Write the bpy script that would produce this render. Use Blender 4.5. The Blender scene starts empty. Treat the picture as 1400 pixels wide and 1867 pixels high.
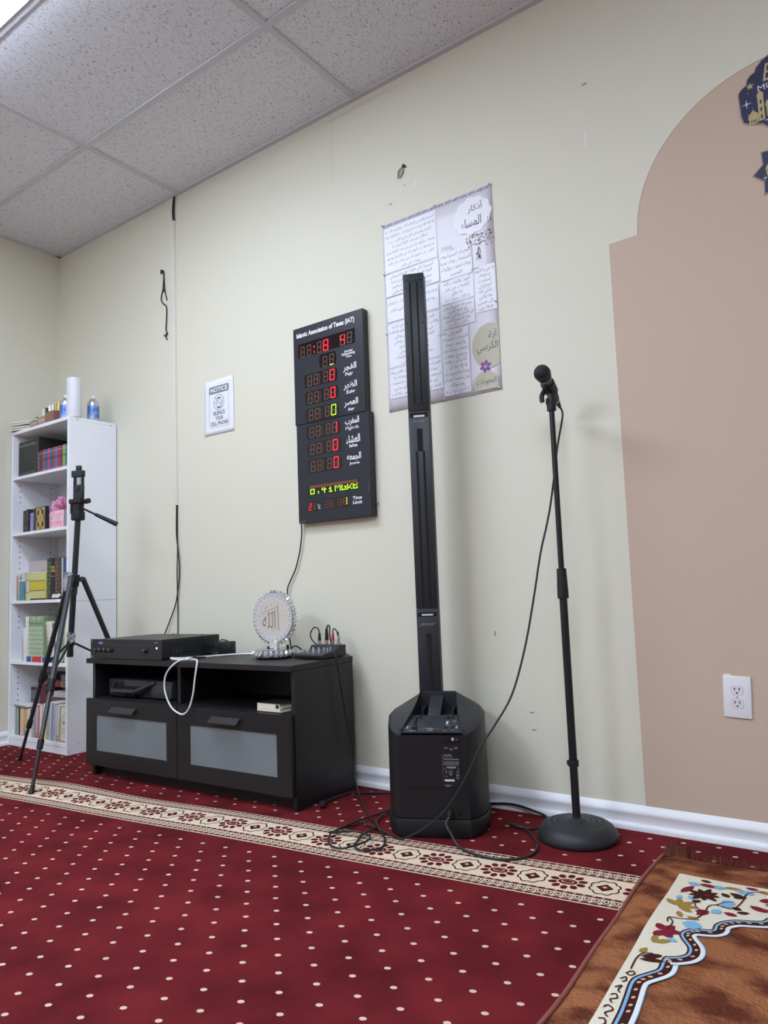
import bpy, bmesh, math, random, unicodedata
from mathutils import Vector, Matrix
random.seed(7)
S = bpy.context.scene
COL = S.collection
PI = math.pi
# ------------------------------------------------------------------ camera, world, exposure
cam_d = bpy.data.cameras.new('camera'); cam = bpy.data.objects.new('camera', cam_d); COL.objects.link(cam)
cam_d.sensor_fit = 'VERTICAL'; cam_d.sensor_height = 36.0; cam_d.lens = 1338.357 * 36.0 / 1867.0
cam_d.clip_start = 0.02
RV, UV, FV = Vector((0.80567915, 0.59119012, -0.0370858)), Vector((0.08995593, -0.06023066, 0.99412283)), Vector((-0.58548189, 0.80428012, 0.10170764))
cm = Matrix((RV, UV, -FV)).transposed().to_4x4(); cm.translation = (4.27172, -2.4405, 0.80566)
cam.matrix_world = cm
S.camera = cam
W = bpy.data.worlds.new('world'); S.world = W; W.use_nodes = True
W.node_tree.nodes['Background'].inputs[0].default_value = (0.75, 0.8, 0.9, 1)
W.node_tree.nodes['Background'].inputs[1].default_value = 0.15
S.view_settings.view_transform = 'Standard'; S.view_settings.look = 'None'
S.view_settings.exposure = 0.0; S.view_settings.gamma = 1.0; S.view_settings.use_curve_mapping = False
LAMP_MAIN = 25.0                          # strength of the troffer in view, then panels added out of view for fill (x, y, strength)
LAMP_FILL = [(1.817,-3.911,48.0),(4.255,-2.691,36.0)]
H = 2.962; XL = 0.022; XR = 6.9; YF = -5.6

# ------------------------------------------------------------------ helpers
def lin(c):
    return tuple((x/255/12.92 if x/255 <= .04045 else ((x/255+.055)/1.055)**2.4) for x in c) + (1,)
MATS = {}
def mat(name, rgb, rough=.6, metal=0, emit=0, bump=None, var=None, trans=0, ior=1.45, spec=.5, sheen=0, coat=0):
    if name in MATS: return MATS[name]
    m = bpy.data.materials.new(name); m.use_nodes = True; nt = m.node_tree; b = nt.nodes['Principled BSDF']
    c = lin(rgb)
    b.inputs['Base Color'].default_value = c; b.inputs['Roughness'].default_value = rough; b.inputs['Metallic'].default_value = metal
    b.inputs['IOR'].default_value = ior; b.inputs['Transmission Weight'].default_value = trans; b.inputs['Specular IOR Level'].default_value = spec
    b.inputs['Sheen Weight'].default_value = sheen; b.inputs['Coat Weight'].default_value = coat
    if emit: b.inputs['Emission Color'].default_value = c; b.inputs['Emission Strength'].default_value = emit
    tc = None
    if bump or var: tc = nt.nodes.new('ShaderNodeTexCoord')
    if var:                                   # (scale, second colour, low, high[, stretch])
        n = nt.nodes.new('ShaderNodeTexNoise'); n.inputs['Scale'].default_value = var[0]; n.inputs['Detail'].default_value = 4
        src = tc.outputs['Object']
        if len(var) > 4:
            mp = nt.nodes.new('ShaderNodeMapping'); mp.inputs['Scale'].default_value = var[4]; nt.links.new(src, mp.inputs[0]); src = mp.outputs[0]
        nt.links.new(src, n.inputs['Vector'])
        r = nt.nodes.new('ShaderNodeValToRGB'); r.color_ramp.elements[0].position = var[2]; r.color_ramp.elements[1].position = var[3]
        r.color_ramp.elements[0].color = c; r.color_ramp.elements[1].color = lin(var[1])
        nt.links.new(n.outputs[0], r.inputs[0]); nt.links.new(r.outputs[0], b.inputs['Base Color'])
    if bump:                                  # (scale, strength, distance)
        n = nt.nodes.new('ShaderNodeTexNoise'); n.inputs['Scale'].default_value = bump[0]; n.inputs['Detail'].default_value = 3
        nt.links.new(tc.outputs['Object'], n.inputs['Vector'])
        bp = nt.nodes.new('ShaderNodeBump'); bp.inputs['Strength'].default_value = bump[1]; bp.inputs['Distance'].default_value = bump[2]
        nt.links.new(n.outputs[0], bp.inputs['Height']); nt.links.new(bp.outputs[0], b.inputs['Normal'])
    MATS[name] = m
    return m
def smooth_path(pts, n=8, closed=False):
    P = [Vector(p) for p in pts]; out = []; N = len(P)
    rng = range(N if closed else N-1)
    for i in rng:
        if closed: a, b, c, d = P[(i-1) % N], P[i], P[(i+1) % N], P[(i+2) % N]
        else: a, b, c, d = P[max(i-1, 0)], P[i], P[i+1], P[min(i+2, N-1)]
        for k in range(n):
            t = k/n
            out.append(.5*((2*b)+(c-a)*t+(2*a-5*b+4*c-d)*t*t+(3*b-a-3*c+d)*t**3))
    if not closed: out.append(P[-1])
    return out
class MB:
    def __init__(s, M=None): s.bm = bmesh.new(); s.mats = []; s.i = 0; s.M = M or Matrix.Identity(4)
    def use(s, m):
        if m not in s.mats: s.mats.append(m)
        s.i = s.mats.index(m); return s
    def v(s, p): return s.bm.verts.new(s.M @ Vector(p))
    def f(s, vs):
        try: fc = s.bm.faces.new(vs); fc.material_index = s.i; return fc
        except ValueError: return None
    def poly(s, pts): return s.f([s.v(p) for p in pts])
    def box(s, x0, x1, y0, y1, z0, z1, bev=0, seg=2, T=None):
        T = T or Matrix.Identity(4)
        P = [s.v(T @ Vector(p)) for p in ((x0,y0,z0),(x1,y0,z0),(x1,y1,z0),(x0,y1,z0),(x0,y0,z1),(x1,y0,z1),(x1,y1,z1),(x0,y1,z1))]
        F = [s.f([P[i] for i in q]) for q in ((0,3,2,1),(4,5,6,7),(0,1,5,4),(1,2,6,5),(2,3,7,6),(3,0,4,7))]
        if bev:
            es = {e for f in F if f for e in f.edges}
            r = bmesh.ops.bevel(s.bm, geom=list(es), offset=bev, segments=seg, affect='EDGES', profile=.5)
            for f in r['faces']: f.material_index = s.i
        return s
    def prism(s, pts, z0, z1, T=None, bev=0):
        T = T or Matrix.Identity(4)
        a = [s.v(T @ Vector((x, y, z0))) for x, y in pts]; b = [s.v(T @ Vector((x, y, z1))) for x, y in pts]
        n = len(pts); F = [s.f(a[::-1]), s.f(b)] + [s.f([a[i], a[(i+1) % n], b[(i+1) % n], b[i]]) for i in range(n)]
        if bev:
            es = {e for f in F if f for e in f.edges}
            r = bmesh.ops.bevel(s.bm, geom=list(es), offset=bev, segments=2, affect='EDGES', profile=.5)
            for f in r['faces']: f.material_index = s.i
        return s
    def ring(s, c, ax, r, seg, ph=0):
        ax = Vector(ax).normalized(); t = Vector((0,0,1)) if abs(ax.z) < .9 else Vector((1,0,0))
        a = ax.cross(t).normalized(); b = ax.cross(a)
        return [s.v(Vector(c) + a*(r*math.cos(ph+2*PI*k/seg)) + b*(r*math.sin(ph+2*PI*k/seg))) for k in range(seg)]
    def skin(s, R, closed=False, caps=True):
        n = len(R[0])
        for a, b in zip(R, R[1:] + ([R[0]] if closed else [])):
            for k in range(n): s.f([a[k], a[(k+1) % n], b[(k+1) % n], b[k]])
        if caps and not closed: s.f(R[0][::-1]); s.f(R[-1])
        return s
    def cyl(s, p0, p1, r0, r1=None, seg=20):
        p0, p1 = Vector(p0), Vector(p1); r1 = r0 if r1 is None else r1
        return s.skin([s.ring(p0, p1-p0, r0, seg), s.ring(p1, p1-p0, r1, seg)])
    def tube(s, pts, r, seg=8, n=8, closed=False, raw=False):
        P = [Vector(p) for p in pts] if raw else smooth_path(pts, n, closed)
        Q = [P[0]]
        for p in P[1:]:
            if (p-Q[-1]).length > 1e-5: Q.append(p)
        P = Q; R = []; N = len(P); up = None
        for i, p in enumerate(P):
            d = (P[min(i+1, N-1)] - P[max(i-1, 0)]).normalized()
            if up is None: up = d.orthogonal().normalized()
            else:
                up = up - d*up.dot(d)
                up = up.normalized() if up.length > 1e-6 else d.orthogonal().normalized()
            w = d.cross(up); rr = r[min(i*len(r)//N, len(r)-1)] if isinstance(r, (list, tuple)) else r
            R.append([s.v(p + up*(rr*math.cos(2*PI*k/seg)) + w*(rr*math.sin(2*PI*k/seg))) for k in range(seg)])
        return s.skin(R, closed)
    def lathe(s, prof, seg=32, c=(0,0,0), T=None, caps=True):
        T = T or Matrix.Translation(c); R = []; prof = list(prof)
        if prof[0][0] == 0 and abs(prof[0][1]-prof[1][1]) < 1e-6: prof = prof[1:]
        if prof[-1][0] == 0 and abs(prof[-1][1]-prof[-2][1]) < 1e-6: prof = prof[:-1]
        for r, z in prof: R.append([s.v(T @ Vector((max(r,1e-5)*math.cos(2*PI*k/seg), max(r,1e-5)*math.sin(2*PI*k/seg), z))) for k in range(seg)])
        return s.skin(R, caps=caps)
    def ribbon(s, path, w0, w1, z, closed=False):     # flat strip beside a 2D path, offset w0..w1 along its left normal
        P = [Vector((p[0], p[1])) for p in path]; N = len(P); A = []
        for i, p in enumerate(P):
            d = (P[(i+1) % N] - P[i-1]) if closed else (P[min(i+1, N-1)] - P[max(i-1, 0)])
            d = d.normalized() if d.length > 1e-9 else Vector((1, 0)); nn = Vector((-d.y, d.x))
            a, b = p + nn*w0, p + nn*w1
            zz = z(p.x, p.y) if callable(z) else z
            A.append((s.v((a.x, a.y, zz)), s.v((b.x, b.y, zz))))
        for i in range(N if closed else N-1):
            a, b = A[i], A[(i+1) % N]; s.f([a[0], b[0], b[1], a[1]])
        return s
    def fit(s, text, x0, z0, x1, z1, T, bold=0, shear=0, sp=1):   # lettering stretched into a box (local xy of T)
        vs, fs = glyphs(text, bold, shear, sp)
        if not vs: return s
        xs = [p[0] for p in vs]; ys = [p[1] for p in vs]; a, b, c, d = min(xs), max(xs), min(ys), max(ys)
        kx = (x1-x0)/max(b-a, 1e-6); ky = (z1-z0)/max(d-c, 1e-6)
        V = [s.v(T @ Vector((x0+(p[0]-a)*kx, z0+(p[1]-c)*ky, 0))) for p in vs]
        for f in fs: s.f([V[i] for i in f])
        return s
    def line(s, text, xc, zb, size, T, maxw=None, bold=0):        # centred line, baseline zb
        vs, fs = glyphs(text, bold, 0, 1)
        if not vs: return s
        xs = [p[0] for p in vs]; a, b = min(xs), max(xs); k = size; kx = k
        if maxw and (b-a)*k > maxw: kx = maxw/(b-a)
        V = [s.v(T @ Vector((xc+(p[0]-(a+b)/2)*kx, zb+p[1]*k, 0))) for p in vs]
        for f in fs: s.f([V[i] for i in f])
        return s
    def build(s, name, parent=None, loc=None, smooth=True, angle=38, rotz=None):
        bmesh.ops.recalc_face_normals(s.bm, faces=[f for f in s.bm.faces]) if getattr(s, 'solid', True) else None
        me = bpy.data.meshes.new(name); s.bm.to_mesh(me); s.bm.free()
        for m in s.mats: me.materials.append(m)
        if smooth:
            me.polygons.foreach_set('use_smooth', [True]*len(me.polygons)); me.set_sharp_from_angle(angle=math.radians(angle))
        o = bpy.data.objects.new(name, me); COL.objects.link(o)
        if parent: o.parent = parent
        if loc: o.location = loc
        if rotz: o.rotation_euler = (0, 0, rotz)
        return o
def flat(M=None):
    b = MB(M); b.solid = False; return b
FORMS = {}
for cp in list(range(0xFE70, 0xFEFD)):
    d = unicodedata.decomposition(chr(cp)).split()
    if len(d) >= 2 and d[0].startswith('<'):
        FORMS.setdefault(''.join(chr(int(x, 16)) for x in d[1:]), {})[d[0].strip('<>')] = chr(cp)
def arabic(t):
    if not any('\u0600' <= c <= '\u06ff' for c in t): return t
    t2 = ''; i = 0; units = []
    while i < len(t):
        if t[i] == '\u0644' and i+1 < len(t) and (t[i:i+2] in FORMS): units.append(t[i:i+2]); i += 2
        else: units.append(t[i]); i += 1
    out = []
    for k, u in enumerate(units):
        F = FORMS.get(u)
        if not F or u == ' ': out.append(u); continue
        pv = FORMS.get(units[k-1]) if k else None; nx = FORMS.get(units[k+1]) if k+1 < len(units) else None
        jp = bool(pv and 'initial' in pv and units[k-1] != ' ' and ('final' in F)); jn = bool('initial' in F and nx and 'final' in nx)
        f = 'medial' if jp and jn else 'final' if jp else 'initial' if jn else 'isolated'
        out.append(u if f == 'isolated' and len(u) == 1 else F.get(f, u))
    return ''.join(out)[::-1]
GC = {}
def glyphs(text, bold, shear, sp):
    key = (text, bold, shear, sp)
    if key in GC: return GC[key]
    c = bpy.data.curves.new('t', 'FONT'); c.body = arabic(text); c.size = 1; c.resolution_u = 3 if any(ord(q) > 255 for q in text) else 5; c.offset = bold; c.shear = shear; c.space_character = sp; c.fill_mode = 'FRONT'
    o = bpy.data.objects.new('t', c); COL.objects.link(o)
    dg = bpy.context.evaluated_depsgraph_get(); ev = o.evaluated_get(dg); me = ev.to_mesh()
    r = ([tuple(v.co) for v in me.vertices], [tuple(p.vertices) for p in me.polygons])
    ev.to_mesh_clear(); bpy.data.objects.remove(o); bpy.data.curves.remove(c)
    GC[key] = r; return r
def tag(o, label, cat, group=None):
    o['label'] = label; o['category'] = cat
    if group: o['group'] = group
    return o
def thing(name, label, cat, loc=(0,0,0), rotz=0, group=None):
    o = bpy.data.objects.new(name, None); COL.objects.link(o); o.location = loc; o.rotation_euler = (0,0,rotz); o.empty_display_size = .05
    return tag(o, label, cat, group)
def struct(o): o['kind'] = 'structure'; return o
def wallT(y, x0=0, z0=0): # local (x,y) -> wall plane at depth y
    return Matrix(((1,0,0,x0),(0,0,-1,y),(0,1,0,z0),(0,0,0,1)))
def ell(cx, cy, rx, ry, n=12, a=0):
    return [(cx+rx*math.cos(a)*math.cos(t)-ry*math.sin(a)*math.sin(t), cy+rx*math.sin(a)*math.cos(t)+ry*math.cos(a)*math.sin(t)) for t in (2*PI*k/n for k in range(n))]

# ------------------------------------------------------------------ common materials
M_wall = mat('wall_paint', (223,220,203), .55, bump=(90,.05,.004), spec=.35)
M_pink = mat('pink_paint', (203,181,162), .6, bump=(90,.05,.004), spec=.3)
M_trim = mat('trim_white', (236,238,243), .35)
M_black = mat('black_plastic', (36,36,40), .45)
M_blackm = mat('black_matte', (27,27,30), .6)
M_rubber = mat('black_rubber', (22,22,24), .5)
M_dark = mat('dark_hole', (6,6,8), .8)
M_white = mat('white_plastic', (228,228,230), .4)
M_print = mat('white_print', (215,215,218), .6)
M_chrome = mat('chrome', (200,200,205), .2, metal=1)
M_wood = mat('black_brown_laminate', (31,31,34), .42, bump=(60,.05,.002), var=(14,(27,27,30),.4,.6,(3,3,40)))

# ------------------------------------------------------------------ structure
CT = 0.1056; cs, sn = math.cos(CT), math.sin(CT)     # the carpet lies turned against the wall
def c2w(u, v): return (cs*u - sn*v, sn*u + cs*v)
def hump(x, y):
    return .013*math.exp(-((x-1.22)/.30)**2-((y+.60)/.14)**2) + .006*math.exp(-((x-2.25)/.35)**2-((y+.60)/.16)**2) + .0025*math.sin(3.1*x+1.2*y)*math.exp(-((y+1.3)/.5)**2) + .0025
def build_floor():
    b = flat()
    red = mat('carpet_red', (113,34,38), .95, bump=(420,.5,.004), var=(5.5,(88,24,28),.36,.66), spec=.1)
    cream = mat('carpet_cream', (226,206,180), .95, bump=(420,.4,.003), spec=.1)
    cream2 = mat('carpet_dot_cream', (216,188,170), .95, spec=.1)
    dk = mat('carpet_dark_red', (92,24,30), .95, bump=(420,.4,.003), spec=.1)
    dkb = mat('carpet_dark_brown', (58,32,30), .95, spec=.1)
    b.use(red)
    xs = [XL + i*(XR-XL)/150 for i in range(151)]; ys = [YF + (0-YF)*j/130 for j in range(131)]
    G = [[b.v((x, y, hump(x, y))) for x in xs] for y in ys]
    for j in range(130):
        for i in range(150): b.f([G[j][i], G[j][i+1], G[j+1][i+1], G[j+1][i]])
    def Z(p, k): return hump(p[0], p[1]) + .0009 + .0005*k
    def pol(uv, k=0):
        P = [c2w(*q) for q in uv]
        if all(XL+.005 < p[0] < 5.6 and p[1] < -.02 for p in P): b.poly([(p[0], p[1], Z(p, k)) for p in P])
    VC = -.8686
    b.use(cream2)
    for k in range(-13, 26):                       # staggered dots
        v = -1.0527 - .0596*k if k >= 0 else -.4426 - .0592*(k+5)
        if k < 0 and v < -.73: continue
        for n in range(-32, 60):
            u = 2.410 + .098*n + (.049 if ((k % 2) if k >= 0 else ((k+5) % 2)) else 0)
            j = random.uniform(-.001, .001)
            pol([(u+j+dx, v+dy) for dx, dy in ((-.0075,-.002),(-.004,-.0058),(.003,-.0058),(.0075,-.001),(.0075,.002),(.004,.0058),(-.003,.0058),(-.0075,.002))])
    st = .049
    def strip(v0, v1, m, k):
        b.use(m)
        for n in range(-56, 70):
            u = 2.474+st*n; ns = max(1, round((v1-v0)/.03))
            for q in range(ns):
                va, vb = VC+v0+(v1-v0)*q/ns, VC+v0+(v1-v0)*(q+1)/ns; pol([(u, va), (u+st, va), (u+st, vb), (u, vb)], k)
    strip(-.117, .117, cream, 0)
    for sg in (1, -1):
        q = lambda a, c: (min(sg*a, sg*c), max(sg*a, sg*c))
        for (a, c) in ((.1015,.1115), (.0615,.0715)):
            strip(*q(a, c), dk, 1)
            b.use(cream)
            for n in range(-112, 140):
                u = 2.474+st/2*n+.012; va, vb = VC+sg*(a+.0035), VC+sg*(c-.0035); pol([(u-.004,va),(u+.004,va),(u+.004,vb),(u-.004,vb)][::1], 2)
        for n in range(-112, 140):                  # little rings of the guard stripe
            u = 2.474+st/2*n; vc = VC+sg*.0865
            b.use(dkb); pol(ell(u, vc, .0105, .0125, 10), 1)
            b.use(cream); pol(ell(u, vc, .0082, .0098, 10), 2)
            b.use(dkb); pol(ell(u, vc, .0045, .005, 6), 3)
    for n in range(-28, 34):
        u = 2.474+.098*n
        if n % 2 == 0:                             # cloud outline with a diamond
            O = [(u+.036*math.cos(t)*(1+.17*abs(math.sin(4*t))), VC+.041*math.sin(t)*(1+.17*abs(math.sin(4*t)))) for t in (2*PI*k/48 for k in range(48))]
            I = [(u+(x-u)*.89, VC+(y-VC)*.89) for x, y in O]
            b.use(dkb)
            for k in range(48): pol([O[k], O[(k+1) % 48], I[(k+1) % 48], I[k]], 1)
            b.use(dkb); pol([(u-.023,VC),(u,VC-.024),(u+.023,VC),(u,VC+.024)], 1)
            b.use(dk); pol([(u-.017,VC),(u,VC-.018),(u+.017,VC),(u,VC+.018)], 2)
            b.use(cream2); pol([(u-.007,VC),(u,VC-.007),(u+.007,VC),(u,VC+.007)], 3)
        else:                                      # dark red rosette
            b.use(dk); pol(ell(u, VC, .026, .018, 14), 1); b.use(cream2); pol(ell(u, VC, .018, .010, 12), 2); b.use(dk); pol(ell(u, VC, .0145, .0072, 12), 3)
            b.use(dk)
            for k in range(10):
                t = 2*PI*k/10+PI/10; pol(ell(u+.040*math.cos(t), VC+.038*math.sin(t), .0128, .0098, 8, t), 1)
    return struct(b.build('floor', smooth=True, angle=60))
build_floor()
def build_ceiling():
    tile = bpy.data.materials.new('ceiling_tile'); tile.use_nodes = True; nt = tile.node_tree; p = nt.nodes['Principled BSDF']
    p.inputs['Roughness'].default_value = .9; p.inputs['Specular IOR Level'].default_value = .1
    tc = nt.nodes.new('ShaderNodeTexCoord')
    def noise(scale, stretch, lo, hi, dist=0):
        mp = nt.nodes.new('ShaderNodeMapping'); mp.inputs['Scale'].default_value = stretch; mp.inputs['Rotation'].default_value = (0,0,.12)
        n = nt.nodes.new('ShaderNodeTexNoise'); n.inputs['Scale'].default_value = scale; n.inputs['Detail'].default_value = 2; n.inputs['Distortion'].default_value = dist
        r = nt.nodes.new('ShaderNodeMapRange'); r.inputs['From Min'].default_value = lo; r.inputs['From Max'].default_value = hi
        nt.links.new(tc.outputs['Object'], mp.inputs[0]); nt.links.new(mp.outputs[0], n.inputs['Vector']); nt.links.new(n.outputs[0], r.inputs['Value']); return r.outputs[0]
    fis = noise(1, (230, 72, 1), .610, .665, 1.1); fine = noise(1, (520, 420, 1), .50, .66)
    mx = nt.nodes.new('ShaderNodeMath'); mx.operation = 'MULTIPLY'; mx.inputs[1].default_value = .30; nt.links.new(fine, mx.inputs[0])
    ad = nt.nodes.new('ShaderNodeMath'); ad.operation = 'MAXIMUM'; nt.links.new(fis, ad.inputs[0]); nt.links.new(mx.outputs[0], ad.inputs[1])
    cr = nt.nodes.new('ShaderNodeMix'); cr.data_type = 'RGBA'; cr.inputs['A'].default_value = lin((240,245,254)); cr.inputs['B'].default_value = lin((140,140,148))
    nt.links.new(ad.outputs[0], cr.inputs['Factor']); nt.links.new(cr.outputs['Result'], p.inputs['Base Color'])
    bp = nt.nodes.new('ShaderNodeBump'); bp.inputs['Strength'].default_value = .5; bp.inputs['Distance'].default_value = .003; bp.invert = True
    nt.links.new(ad.outputs[0], bp.inputs['Height']); nt.links.new(bp.outputs[0], p.inputs['Normal'])
    bar = mat('ceiling_grid_metal', (208,211,219), .6)
    b = MB(); b.use(tile); b.box(XL-.1, XR+.1, YF-.1, .1, H+.006, H+.06)
    b.use(bar)
    y = -.556; w = .014
    b.box(XL, XR, -.024, 0, H-.002, H+.01)
    b.box(XL, XL+.022, YF, 0, H-.002, H+.01)
    while y > YF:
        b.box(XL, XR, y-w, y+w, H-.001, H+.01); y -= .61
    x = 1.207-1.219
    while x < XR:
        if x > XL: b.box(x-w, x+w, YF, 0, H-.0005, H+.01)
        x += 1.219
    return struct(b.build('ceiling', smooth=False))
build_ceiling()
def build_walls():
    b = flat(); b.use(M_wall)
    b.poly([(XL-.1,0,-.1),(XR+.1,0,-.1),(XR+.1,0,H+.05),(XL-.1,0,H+.05)])
    b.use(M_pink)
    y = -.0008; P = [(3.487,.03),(4.613,.03),(4.603,1.953),(4.503,1.953)] + [(4.05+.453*math.cos(t), 1.953+.44*math.sin(t)) for t in (PI*k/48 for k in range(1, 48))] + [(3.597,1.955),(3.497,1.953)]
    b.poly([(x, y, z) for x, z in P])
    edge = mat('paint_edge', (120,100,92), .7); b.use(edge)
    arc = [(4.05+.453*math.cos(t), 1.953+.44*math.sin(t)) for t in (PI*k/48 for k in range(0, 49))]
    for a, c in zip(arc, arc[1:]):
        b.poly([(a[0],-.001,a[1]),(c[0],-.001,c[1]),(4.05+(c[0]-4.05)*1.003,-.001,1.953+(c[1]-1.953)*1.003),(4.05+(a[0]-4.05)*1.003,-.001,1.953+(a[1]-1.953)*1.003)])
    seam = mat('drywall_seam', (203,199,184), .7); b.use(seam)
    b.poly([(2.274,-.0006,2.62),(2.2765,-.0006,2.62),(2.2785,-.0006,2.955),(2.276,-.0006,2.955)])
    b.poly([(2.274,-.0006,2.925),(2.60,-.0006,2.93),(2.60,-.0006,2.932),(2.274,-.0006,2.928)])
    scuff = mat('wall_scuff', (142,136,126), .8); b.use(scuff)        # chips and scuffs in the paint
    for (x, z, w, h) in ((2.59,2.418,.022,.005),(2.665,2.475,.012,.004),(2.98,.62,.006,.018),(3.11,.345,.02,.004),(3.115,.285,.022,.004),(3.45,2.565,.022,.006),(3.56,.42,.008,.003),(1.95,.70,.05,.0015)):
        b.poly([(x-w/2,-.0006,z-h/2),(x+w*.3,-.0006,z-h*.4),(x+w/2,-.0006,z+h/2),(x-w*.3,-.0006,z+h*.6)])
    light = mat('wall_patch', (232,228,216), .6); b.use(light)
    for (x, z, w, h) in ((3.44,2.36,.012,.06),(2.72,2.46,.01,.03),(3.55,.56,.05,.012)):
        b.poly([(x-w/2,-.0007,z-h/2),(x+w*.3,-.0007,z-h*.4),(x+w/2,-.0007,z+h/2),(x-w*.3,-.0007,z+h*.6)])
    struct(b.build('wall_back', smooth=False))
    for nm, P in (('wall_left', [(XL,0,-.1),(XL,YF,-.1),(XL,YF,H+.05),(XL,0,H+.05)]), ('wall_right', [(XR,0,-.1),(XR,YF,-.1),(XR,YF,H+.05),(XR,0,H+.05)]), ('wall_front', [(XL,YF,-.1),(XR,YF,-.1),(XR,YF,H+.05),(XL,YF,H+.05)])):
        b = flat(); b.use(M_wall); b.poly(P); struct(b.build(nm, smooth=False))
    prof = [(0,0),(.020,0),(.021,.014),(.016,.022),(.011,.0235),(.0105,.026),(.012,.046),(.015,.052),(.0155,.058),(.011,.066),(.006,.074),(.003,.078),(0,.079)]
    b = MB(); b.use(M_trim); b.skin([[b.v((x,-p,z)) for p, z in prof] for x in (XL, XR)]); struct(b.build('baseboard_back', angle=50))
    b = MB(); b.use(M_trim); b.skin([[b.v((XL+p,y,z)) for p, z in prof] for y in (YF, -.02)]); struct(b.build('baseboard_left', angle=50))
build_walls()
# recessed fluorescent troffers of the ceiling grid; all but the first are unseen, added for fill
def troffer(x, y, strength, label, group=None):
    t = thing('ceiling_light', label, 'ceiling light', (x, y, H), 0, group)
    b = MB(); b.use(mat('light_frame', (225,228,235), .4))
    X, Y = .595, .29
    for (x0,x1,y0,y1) in ((-X,X,-Y,-Y+.025),(-X,X,Y-.025,Y),(-X,-X+.025,-Y+.025,Y-.025),(X-.025,X,-Y+.025,Y-.025)): b.box(x0,x1,y0,y1,-.009,.004)
    b.build('frame', t, smooth=False)
    b = flat(); b.use(mat('light_diffuser_%.1f' % strength, (226,238,255), .5, emit=strength)); b.box(-X+.04,X-.04,-Y+.04,Y-.04,-.032,-.002)
    b.build('diffuser', t, smooth=False)
LAMPS = [(1.817,-1.471,LAMP_MAIN)] + LAMP_FILL
for i, (x, y, st_) in enumerate(LAMPS):
    if i == 0: troffer(x, y, st_, 'bright fluorescent ceiling panel glowing at the top left corner')
    else: troffer(x, y, st_, 'unseen fluorescent ceiling panel added for fill light', 'unseen ceiling panels added for fill light')

# ------------------------------------------------------------------ tv bench
BW, BD, BH = 1.246, .386, .529
BA = .0404546; BO = Vector((2.35783, -.432524, 0))
def B(u, d, z=0):   # bench frame: u from right front leftwards, d depth
    return (BO.x-u*math.cos(BA)-d*math.sin(BA), BO.y-u*math.sin(BA)+d*math.cos(BA), z)
def build_bench():
    # local frame: x to the right from the left front corner, y depth
    o = B(BW, 0); t = thing('tv_bench', 'low black-brown media bench with two glass fronted drawers on the red carpet', 'tv bench', o, BA)
    L = BW
    b = MB().use(M_wood); b.box(0, L, 0, BD, BH-.022, BH, .0012, 1); b.build('top', t)
    for nm, x0, x1 in (('side_panel', .022, .040), ('side_panel', L-.019, L-.0005)):
        b = MB().use(M_wood); b.box(x0, x1, .020, BD-.002, .004, BH-.0225, .001, 1); b.build(nm, t)
    b = MB().use(M_wood); b.box(L-.660, L-.642, .035, BD-.012, .352, BH-.023); b.build('divider', t)
    b = MB().use(M_wood); b.box(.041, L-.020, .022, BD-.010, .334, .351); b.build('shelf', t)
    b = MB().use(M_wood); b.box(.041, L-.020, BD-.009, BD-.004, .05, BH-.023); b.build('back_panel', t)
    b = MB().use(M_wood); b.box(.041, L-.020, .05, .066, .004, .058); b.build('plinth', t)
    glass = mat('frosted_glass', (124,132,136), .28, var=(3.5,(114,122,127),.3,.7))
    for k, (u0, u1, g0, g1, h0, h1) in enumerate(((1.243, .6275, 1.171, .692, 1.05, .885), (.6235, .006, .550, .077, .418, .262))):
        x0, x1, a0, a1 = L-u0, L-u1, L-g0, L-g1
        d = MB().use(M_wood); z0, z1, w0, w1 = .056, .349, .121, .277
        for (p,q,r,s_) in ((x0,x1,z0,w0),(x0,x1,w1,z1),(x0,a0,w0,w1),(a1,x1,w0,w1)): d.box(p, q, 0, .018, r, s_)
        d.box(x0+.03, x1-.03, .018, .33, z0+.01, z0+.02)
        dr = d.build('drawer', t, smooth=False)
        g = MB().use(glass); g.box(a0, a1, .004, .010, w0, w1); go = g.build('glass_panel', dr, smooth=False); go['label'] = 'frosted grey glass'
        h = MB().use(mat('handle_black', (52,50,52), .4))
        hx0, hx1 = L-h0, L-h1
        h.prism([(-.0005,.3195),(-.002,.322),(-.026,.303),(-.0265,.299),(-.0235,.2995)], hx0, hx1, Matrix(((0,0,1,0),(1,0,0,0),(0,1,0,0),(0,0,0,1))))
        h.build('handle', dr, smooth=False)
build_bench()

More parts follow.
